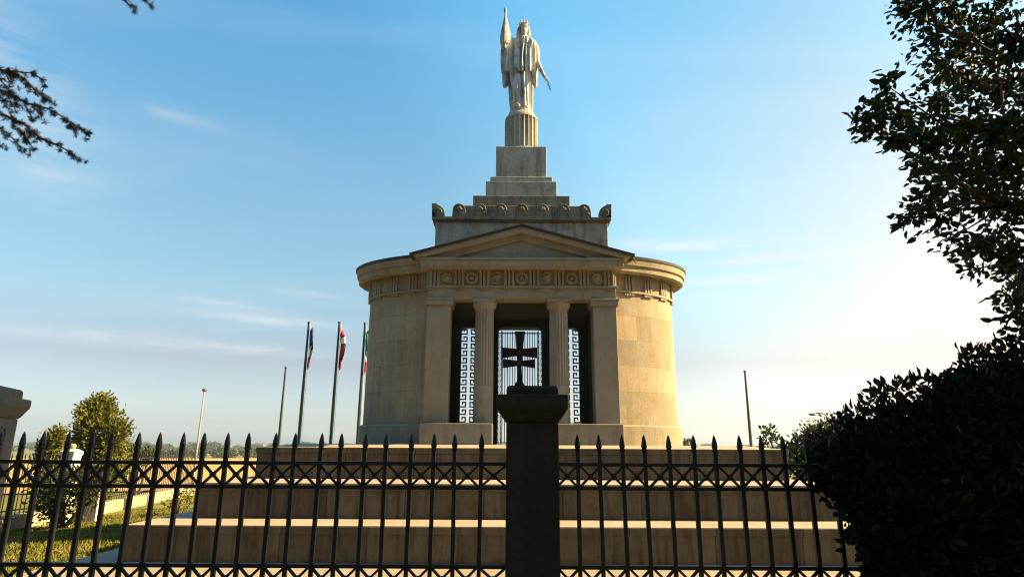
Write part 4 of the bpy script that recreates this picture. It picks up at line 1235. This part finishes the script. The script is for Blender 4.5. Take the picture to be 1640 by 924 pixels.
pts, drs = blobs(bl, 13000, shell=0.6, seed=21, noise_amp=0.35)
keep = pts[:, 2] > 0
leaves('foliage', pts[keep], drs[keep] + np.array([0, 0, 0.3]), 0.05, 0.028, M['hedge'], bush, (BX, BY, -0.05), 0.6, 22)
tip = []
for (u, v, y) in [(1415, 612, 4.4), (1440, 607, 4.4), (1470, 600, 4.3), (1500, 597, 4.3), (1530, 578, 4.3), (1555, 558, 4.3), (1575, 552, 4.3), (1600, 560, 4.2), (1625, 565, 4.2), (1395, 628, 4.6), (1370, 645, 4.7), (1345, 665, 4.8), (1325, 682, 5.0), (1312, 690, 5.1), (1300, 700, 5.3)]:
    p = W(u, v + (26 if 1480 < u < 1545 else 15), y); tip.append(p)
tb = [(p.x, p.y, p.z, .07, .09, .075) for p in tip]
pts, drs = blobs(tb, 5200, shell=0.1, seed=31, noise_amp=0.5)
leaves('shoot_tips', pts, drs * .6 + np.array([0, 0, .7]), 0.058, 0.03, M['redtip'], bush, (BX, BY, -0.05), 0.45, 32)
b = MB()
for i in range(60):
    x, y, z, rx, ry, rz_ = bl[i % len(bl)]
    b.tube([(BX + rr_.uniform(-.5, 1.2), BY + rr_.uniform(-.3, .5), -0.1), (x * .6 + BX * .4 + rr_.uniform(-.1, .1), y, z * .55), (x + rx * rr_.uniform(-.6, .6), y + ry * rr_.uniform(-.5, .5), max(.1, z + rz_ * rr_.uniform(0, .8)))], [.022, .014, .004], 5)
for p in tip: b.tube([p + Vector((.12, .02, -.4)), p + Vector((.04, 0, -.15)), p], [.008, .006, .002], 5)
b.build('stems', 'bark', bush)

# ---- cedar on the left: trunk outside the frame, branch tips hang into the top left corner
CX, CY = -8.2, 3.6
cg = float(gz(CX, CY))
ced = thing('cedar_tree', (CX, CY, cg), 'dark cedar whose drooping needled branch tips enter at the top left corner', 'tree')
b = MB(); b.tube([(CX, CY, cg - .2), (CX, CY, cg + 2), (CX + .1, CY, cg + 5), (CX + .1, CY, cg + 9)], [.38, .30, .22, .08], 12); b.build('trunk', 'bark', ced, smooth=60)
YD = 5.0
lines = [([(-260, 60), (-90, 95), (0, 112), (30, 120), (50, 138), (70, 155), (88, 166)], 0), ([(0, 112), (35, 116), (55, 118), (68, 130), (77, 141)], 1), ([(-200, 90), (-40, 130), (10, 148), (45, 166), (80, 175), (105, 190), (125, 205), (147, 215)], 0),
         ([(-200, 130), (-30, 172), (10, 186), (40, 200), (65, 222), (90, 232), (112, 243), (131, 259)], 0), ([(-60, 190), (0, 205), (20, 222), (35, 238), (50, 247)], 1), ([(10, 150), (22, 170), (26, 180)], 1), ([(30, 205), (45, 225), (55, 242)], 1),
         ([(40, 168), (50, 186), (51, 194)], 1), ([(55, 172), (66, 186), (67, 193)], 1), ([(112, 197), (120, 210), (121, 216)], 1), ([(135, 212), (142, 219)], 1), ([(-30, 215), (-5, 225), (5, 240)], 1), ([(10, 120), (18, 135), (24, 140)], 1), ([(-10, 140), (5, 160), (12, 172)], 1),
         ([(150, -60), (190, -20), (205, 0), (215, 12), (221, 25)], 1), ([(205, -20), (228, -4), (236, 4), (244, 10)], 1), ([(40, 205), (48, 215), (52, 222)], 1), ([(0, 128), (12, 142), (20, 150)], 1)]
bp, bd = [], []
b = MB()
rc = random.Random(12)
for li, (ln, minor) in enumerate(lines):
    yy = YD + rc.uniform(-0.35, 0.35)
    P3 = [W(u, v, yy + 0.05 * k) for k, (u, v) in enumerate(ln)]
    r0_ = .008 if minor else .014
    b.tube(P3, [r0_ * (1 - .75 * k / (len(P3) - 1)) for k in range(len(P3))], 6)
    if not minor: b.tube([(CX, CY, cg + 4.2 + li * .05), (P3[0] + Vector((CX, CY, cg + 4.2))) / 2 + Vector((0, 0, .3)), P3[0]], [.07, .04, .014], 7)
    if ln[0][1] < 0 and minor:                                        # the high twigs hang from a limb above the frame
        b.tube([(CX, CY, cg + 7.6), (P3[0] + Vector((CX, CY, cg + 7.6))) / 2 + Vector((0, 0, .45)), P3[0]], [.07, .04, .008], 7)
    for a_, c_ in zip(P3[:-1], P3[1:]):
        n = max(2, int((c_ - a_).length / 0.022))
        for i in range(n):
            q = a_.lerp(c_, (i + rc.random()) / n)
            if rc.random() < 0.06: continue
            side = Vector((rc.uniform(-1, 1), rc.uniform(-1, 1), rc.uniform(-1.1, .6))) * 0.026
            for k in range(40):
                bp.append(q + side); bd.append(Vector((rc.gauss(0, 1), rc.gauss(0, 1), rc.gauss(0, 1))) + (c_ - a_).normalized() * .5)
        for i in range(int((c_ - a_).length / 0.12)):                  # hanging side twigs
            q = a_.lerp(c_, rc.random()); ln_ = rc.uniform(.04, .13) if a_.x < W(60, 200, YD).x else rc.uniform(.01, .05)
            e = q + Vector((ln_ * .45, rc.uniform(-.05, .05), -ln_))
            b.tube([q, e], [.003, .0015], 4)
            for j in range(int(ln_ / .012)):
                qq = q.lerp(e, rc.random())
                for k in range(18): bp.append(qq); bd.append(Vector((rc.gauss(0, 1), rc.gauss(0, 1), rc.gauss(0, 1))))
b.build('branches', 'bark', ced)
leaves('needles', np.array([tuple(p) for p in bp]), np.array([tuple(p) for p in bd]), 0.038, 0.0038, M['needle'], ced, (CX, CY, cg), 0.3, 41)
big = []  # unseen part of the cedar crown, extended to block sky light
for i in range(90):
    a = rc.uniform(0, 6.28); lv = rc.randint(0, 4); q = rc.uniform(.6, 5.2 - lv * .6)
    x, y, z = CX + 1.0 + q * math.cos(a), CY - 1.8 + q * math.sin(a), 4.6 + lv * 1.15 - .10 * q + rc.uniform(-.15, .15)
    dy_ = y * math.cos(TH) + (z - EYE) * math.sin(TH); uu = x / max(dy_, .05) * F + 820
    vv = 462 - F * (-y * math.sin(TH) + (z - EYE) * math.cos(TH)) / max(dy_, .05)
    if dy_ > 0 and uu > -520 and vv > -420: continue
    big.append((x, y, z, 1.0, 1.0, .20))
pts, drs = blobs(big, 1500, shell=0.05, seed=44, noise_amp=.3)
leaves('shading_crown', pts, drs * .5 + np.array([0, 0, -.2]), 0.16, 0.05, M['needle'], ced, (CX, CY, cg), .6, 45)
b = MB()
for (x, y, z, *_r) in big[::3]: b.tube([(CX, CY, z + .2), ((x + CX) / 2, (y + CY) / 2, z + .2), (x, y, z)], [.08, .045, .012], 6)
b.build('limbs', 'bark', ced)


# ---- shrubs and small trees in the middle distance
def shrub(name, blp, y, label, cat, matn, dens, lsz, trunk=None, group=None, seed=50, shell=.35, up_=.4):
    """blp: (u, v, ru, rv) blobs at distance about y"""
    bl = []; rs = random.Random(seed)
    for (u, v, ru, rv) in blp:
        yy = y + rs.uniform(-.25, .25); p = W(u, v, yy); k = (p - Vector((0, 0, EYE))).dot(fwd) / F
        bl.append((p.x, p.y, p.z, ru * k, (ru * .8 + rv * .2) * k, rv * k))
    u, v, *_q = trunk or blp[0]
    base = W(u, v, y); g_ = float(gz(base.x, y))
    t = thing(name, (base.x, y, g_), label, cat, group)
    pts, drs = blobs(bl, dens, shell=shell, seed=seed, noise_amp=.65)
    kp = pts[:, 2] > g_ + .02
    leaves('crown' if cat == 'tree' else 'foliage', pts[kp], drs[kp] + np.array([0, 0, up_]), lsz, lsz * .55, M[matn], t, (base.x, y, g_), .5, seed + 1)
    b = MB()
    for (x, yy, z, rx, ry, rz_) in bl:
        b.tube([(base.x + rs.uniform(-.08, .08), y, g_ - .1), (base.x * .5 + x * .5, yy, g_ * .5 + z * .5 - .05), (x, yy, z)], [.05, .03, .008], 6)
    b.build('trunk' if cat == 'tree' else 'stems', 'bark', t)
    return t


shrub('evergreen_tree', [(155, 695, 33, 46), (157, 662, 27, 28), (182, 704, 18, 40), (150, 735, 30, 38), (133, 705, 15, 32), (163, 648, 20, 16), (178, 745, 22, 28), (193, 690, 12, 22), (140, 668, 14, 16)], 17.0,
      'tall rounded yellow-green evergreen beside the lawn wall, larger of two', 'tree', 'thuja', 7000, .085, trunk=(128, 830), seed=51)
shrub('evergreen_tree', [(86, 708, 17, 24), (78, 735, 18, 24), (70, 718, 9, 16), (97, 696, 8, 14)], 17.6, 'smaller yellow-green evergreen left of the tall rounded one', 'tree', 'thuja', 6500, .085, trunk=(72, 830), seed=53)
shrub('garden_shrub', [(95, 785, 34, 34), (78, 810, 26, 28), (120, 775, 34, 30), (105, 820, 26, 22), (60, 775, 18, 26), (180, 760, 22, 20), (150, 790, 26, 22)], 15.2, 'dark straggly shrub with bare stems at the foot of the evergreens', 'shrub', 'shrub', 2600, .085, trunk=(95, 842), seed=55, shell=.2)
shrub('garden_shrub', [(225, 735, 16, 14), (240, 728, 14, 12), (208, 728, 12, 14)], 24.0, 'low green shrub behind the lawn wall right of the evergreens', 'shrub', 'shrub', 2600, .11, seed=57)
shrub('garden_shrub', [(290, 800, 18, 12), (303, 790, 12, 14), (275, 806, 14, 8)], 18.5, 'small sunlit weeds against the wall by the podium corner', 'shrub', 'thuja', 2600, .07, seed=59)
shrub('round_bush', [(1101, 712, 13, 10), (1093, 714, 8, 8)], 22.0, 'small dark rounded bush just right of the monument wall', 'bush', 'shrub', 2600, .10, seed=61)
shrub('sapling', [(1228, 700, 12, 16), (1236, 690, 9, 10), (1222, 688, 7, 9), (1243, 705, 8, 10), (1230, 715, 10, 10)], 20.0, 'thin young tree with sparse leaves behind the podium, right of the bare pole', 'tree', 'shrub', 900, .12, trunk=(1231, 760), seed=63, shell=.1)
shrub('round_bush', [(1285, 712, 22, 16), (1308, 702, 26, 24), (1268, 718, 16, 10), (1330, 700, 30, 32), (1360, 695, 30, 34), (1290, 745, 40, 26), (1330, 745, 40, 30), (1275, 735, 24, 18)], 16.5, 'sunlit green bush behind the right corner of the podium', 'bush', 'shrub', 2600, .10, seed=65)

# ---- unseen trees added behind the camera to block sky light
def sky_block_tree(x, y, h, r_, label, seed):
    rs = random.Random(seed); g_ = float(gz(x, y))
    t = thing('sky_block_tree', (x, y, g_), label, 'tree', 'unseen trees added to block sky light')
    bl = []
    for i in range(15):
        a = rs.uniform(0, 6.28); q = r_ * math.sqrt(rs.random()) * .8; z = rs.uniform(.16, .92) * h
        k = 1 - .45 * abs(z / h - .5) * 2
        bl.append((x + q * k * math.cos(a), y + q * k * math.sin(a), z, r_ * rs.uniform(.34, .5), r_ * rs.uniform(.34, .5), h * rs.uniform(.09, .15)))
    pts, drs = blobs(bl, 110, shell=.3, seed=seed, noise_amp=.4)
    leaves('crown', pts, drs + np.array([0, 0, -.2]), .46, .3, M['leaf'], t, (x, y, g_), .6, seed + 1)
    b = MB(); b.tube([(x, y, g_ - .2), (x, y, g_ + h * .3), (x + .2, y, g_ + h * .6), (x + .1, y + .1, g_ + h * .92)], [.42, .32, .2, .05], 10)
    for (bx, by, bz, *_r) in bl[::2]: b.tube([(x, y, bz * .65), (x * .5 + bx * .5, y * .5 + by * .5, bz * .85), (bx, by, bz)], [.12, .07, .02], 6)
    b.build('trunk', 'bark', t)


for i, (x, y, h, r_, lab) in enumerate(((-15, -5.5, 15, 4.2, 'tall broad added sky-blocking tree at the far left behind the viewer'), (-8.5, -7.5, 17, 4.4, 'tall added sky-blocking tree left of the viewer and behind the cedar'), (-2, -8, 18, 4.6, 'tallest added sky-blocking tree straight behind the viewer'), (4.5, -7.5, 16, 4.4, 'tall added sky-blocking tree behind the viewer to the right'), (11, -6, 15, 4.4, 'tall added sky-blocking tree behind the leafy broadleaf tree'), (-22, -4, 14, 4.5, 'outermost added sky-blocking tree on the lawn side'), (17.5, -5, 14, 4.4, 'outermost added sky-blocking tree on the bush side'))):
    sky_block_tree(x, y, h, r_, lab, 200 + i * 3)

# ---- far tree belts beyond the field
rs = random.Random(70); bl = []
for i in range(240):
    y = rs.uniform(330, 620); x = rs.uniform(-1.05, 1.0) * y * .95
    s_ = rs.uniform(1.6, 3.4); bl.append((x, y, float(gz(x, y)) + s_ * .8, s_ * 1.6, s_ * 1.5, s_))
for i in range(26):
    u = rs.uniform(150, 420); y = rs.uniform(190, 270); p = W(u, 722, y); s_ = rs.uniform(.7, 1.7)
    bl.append((p.x, y, float(gz(p.x, y)) + s_ * .8, s_ * 1.7, s_ * 1.5, s_))
pts, drs = blobs(bl, 40, shell=.4, seed=71, noise_amp=.4)
o = leaves('far_woods', pts, drs + np.array([0, 0, .4]), .95, .6, M['farwood'], None, (0, 0, 0), .6, 72)
tag(o, 'dark distant belt of trees along the horizon beyond the field', 'woods', None, 'stuff')

# grass blades on the lawn
n = 42000
px_ = rng.uniform(-11.4, -6.3, n); py_ = rng.uniform(8.5, 20, n)
gpz = gz(px_, py_)
gp = np.stack([px_, py_, gpz], -1)
o = leaves('grass', gp, np.tile(np.array([[0, 0, 1.0]]), (n, 1)), .075, .014, M['lawn'], None, (0, 0, 0), .45, 81)
tag(o, 'short sunlit lawn grass left of the podium', 'grass', None, 'stuff')

# ------------------------------------------------------------------ hazy air over the plain
b = MB(); b.box(-1500, 1500, -300, 1200, -5.5, 24)
hz_ = b.build('haze', plain('haze_surface', (1, 1, 1)))
hm = bpy.data.materials.new('haze_air'); t = nt(hm); out = N(t, 'ShaderNodeOutputMaterial')
pv_ = N(t, 'ShaderNodeVolumePrincipled'); pv_.inputs['Color'].default_value = (0.62, 0.78, 1.0, 1); pv_.inputs['Density'].default_value = 0.00042
pv_.inputs['Anisotropy'].default_value = 0.3
t.links.new(pv_.outputs[0], out.inputs['Volume'])
hz_.data.materials.clear(); hz_.data.materials.append(hm); tag(hz_, 'thin bluish haze over the distant plain', 'haze', None, 'stuff')

# ------------------------------------------------------------------ sky, sun, view
SUN_EL, SUN_AZ = 32.0, 86.6            # azimuth clockwise from +Y
w = bpy.data.worlds.new('World'); SC.world = w; w.use_nodes = True
t = w.node_tree; t.nodes.clear(); L = t.links.new
out = N(t, 'ShaderNodeOutputWorld'); bg = N(t, 'ShaderNodeBackground'); bg.inputs[1].default_value = 0.1
sky = N(t, 'ShaderNodeTexSky'); sky.sky_type = 'NISHITA'; sky.sun_disc = False
sky.sun_elevation = R(SUN_EL); sky.sun_rotation = R(SUN_AZ)
sky.air_density = 1.0; sky.dust_density = 1.6; sky.ozone_density = 2.0
SKY_S, EXPO = 0.05, 2.2
GAIN = SKY_S * 2 ** EXPO
bg.inputs[1].default_value = SKY_S
tc = N(t, 'ShaderNodeTexCoord'); sep = N(t, 'ShaderNodeSeparateXYZ'); L(tc.outputs['Generated'], sep.inputs[0])


def mth(op, a, b_=None, clamp=False):
    n = N(t, 'ShaderNodeMath', operation=op); n.use_clamp = clamp
    for k, val in enumerate((a, b_)):
        if val is None: continue
        if hasattr(val, 'is_output'): L(val, n.inputs[k])
        else: n.inputs[k].default_value = val
    return n.outputs[0]


el_ = mth('ARCSINE', sep.outputs[2]); az_ = mth('ARCTAN2', sep.outputs[0], sep.outputs[1])
tint = ramp(t, [(0.0, (0.92, 1.02, 1.25)), (0.04, (0.84, 0.86, 0.95)), (0.12, (0.76, 0.665, 0.635)), (0.22, (0.86, 0.95, 0.82)), (0.37, (0.86, 1.13, 0.99)), (0.60, (0.58, 1.24, 1.28)), (1.0, (0.6, 1.2, 1.2))])
L(sep.outputs[2], tint.inputs[0])
skyc = mixc(t, 1.0, sky.outputs[0], tint.outputs[0], 'MULTIPLY')
vd = N(t, 'ShaderNodeVectorMath', operation='DOT_PRODUCT'); L(tc.outputs['Generated'], vd.inputs[0])
vd.inputs[1].default_value = (math.sin(R(SUN_AZ)) * math.cos(R(SUN_EL)), math.cos(R(SUN_AZ)) * math.cos(R(SUN_EL)), math.sin(R(SUN_EL)))
veil = ramp(t, [(0.0, (1, 1, 1)), (0.15, (1, 1, 1)), (0.40, (1.36, 1.26, 1.14)), (0.66, (1.58, 1.03, 0.85)), (1.0, (1.15, 1.0, 0.95))]); L(vd.outputs['Value'], veil.inputs[0])
skyc = mixc(t, 1.0, skyc, veil.outputs[0], 'MULTIPLY')
# high thin cloud: stretched noise on the cloud layer, plus single streaks
den = mth('ADD', mth('MAXIMUM', sep.outputs[2], 0.0), 0.10)
cv = N(t, 'ShaderNodeCombineXYZ'); L(mth('DIVIDE', sep.outputs[0], den), cv.inputs[0]); L(mth('DIVIDE', sep.outputs[1], den), cv.inputs[1])
mp = N(t, 'ShaderNodeMapping'); mp.inputs['Scale'].default_value = (0.45, 1.5, 1.0); mp.inputs['Rotation'].default_value = (0, 0, R(-6)); mp.inputs['Location'].default_value = (2.3, 0.4, 0)
L(cv.outputs[0], mp.inputs[0])
cn = N(t, 'ShaderNodeTexNoise', i_Scale=1.0, i_Detail=9.0, i_Roughness=0.58, i_Distortion=0.5); L(mp.outputs[0], cn.inputs['Vector'])
wide = ramp(t, [(0.50, 0.0), (0.74, 0.15)]); L(cn.outputs['Fac'], wide.inputs[0])
cv2 = N(t, 'ShaderNodeCombineXYZ'); L(mth('MULTIPLY', az_, 5.0), cv2.inputs[0]); L(mth('MULTIPLY', el_, 34.0), cv2.inputs[1])
wn = N(t, 'ShaderNodeTexNoise', i_Scale=1.0, i_Detail=8.0, i_Roughness=0.6, i_Distortion=0.4); L(cv2.outputs[0], wn.inputs['Vector'])
wr = ramp(t, [(0.36, 0.0), (0.66, 1.0)]); L(wn.outputs['Fac'], wr.inputs[0])
total = wide.outputs[0]
for (u, v, hw_, hh_, st_, tilt) in ((1110, 391, 130, 10, 1.3, .05), (1270, 409, 120, 7, 1.5, .02), (1160, 450, 110, 8, .8, .0), (1190, 503, 70, 5, .3, 0), (430, 512, 120, 9, .5, .03), (370, 488, 80, 6, .35, .05), (490, 470, 50, 5, .3, .02), (300, 190, 60, 13, .16, .10), (258, 180, 34, 12, .2, .15), (30, 110, 120, 70, .40, .5), (60, 270, 110, 60, .30, .4), (200, 545, 260, 14, .4, 0), (1400, 540, 260, 40, .55, 0), (420, 560, 160, 8, .35, 0.02)):
    d = ray(u, v).normalized(); a0 = math.atan2(d.x, d.y); e0 = math.asin(d.z)
    d2 = ray(u + hw_, v).normalized(); wa = abs(math.atan2(d2.x, d2.y) - a0)
    d3 = ray(u, v - hh_).normalized(); we = abs(math.asin(d3.z) - e0)
    da = mth('SUBTRACT', az_, a0); de = mth('SUBTRACT', mth('SUBTRACT', el_, e0), mth('MULTIPLY', da, -tilt))
    q = mth('ADD', mth('POWER', mth('ABSOLUTE', mth('DIVIDE', da, wa)), 2.0), mth('POWER', mth('ABSOLUTE', mth('DIVIDE', de, we)), 2.0))
    g_ = mth('MULTIPLY', mth('MULTIPLY', mth('EXPONENT', mth('MULTIPLY', q, -1.0)), wr.outputs[0]), st_)
    total = mth('ADD', total, g_)
total = mth('MINIMUM', total, 0.9)
low = ramp(t, [(0.0, 0.0), (0.03, 1.0)]); L(sep.outputs[2], low.inputs[0])
total = mth('MULTIPLY', total, low.outputs[0])
cc_ = 1.0 / GAIN
skyc = mixc(t, total, skyc, (cc_ * 0.97, cc_ * 0.97, cc_ * 0.95))
L(skyc, bg.inputs[0]); L(bg.outputs[0], out.inputs[0])

sd = bpy.data.lights.new('sun', 'SUN'); so = bpy.data.objects.new('sun', sd); COL.objects.link(so)
sd.energy = 5.0; sd.angle = R(0.5); sd.color = (1.0, 0.70, 0.31)
sdir = Vector((math.sin(R(SUN_AZ)) * math.cos(R(SUN_EL)), math.cos(R(SUN_AZ)) * math.cos(R(SUN_EL)), math.sin(R(SUN_EL))))
so.rotation_euler = sdir.to_track_quat('Z', 'Y').to_euler(); so.location = (20, 5, 20)

SC.view_settings.view_transform = 'Standard'; SC.view_settings.look = 'None'
SC.view_settings.exposure = EXPO; SC.view_settings.gamma = 1.0
SC.cycles.use_denoising = True
SC.cycles.pixel_filter_type = 'BLACKMAN_HARRIS'; SC.cycles.filter_width = 1.1
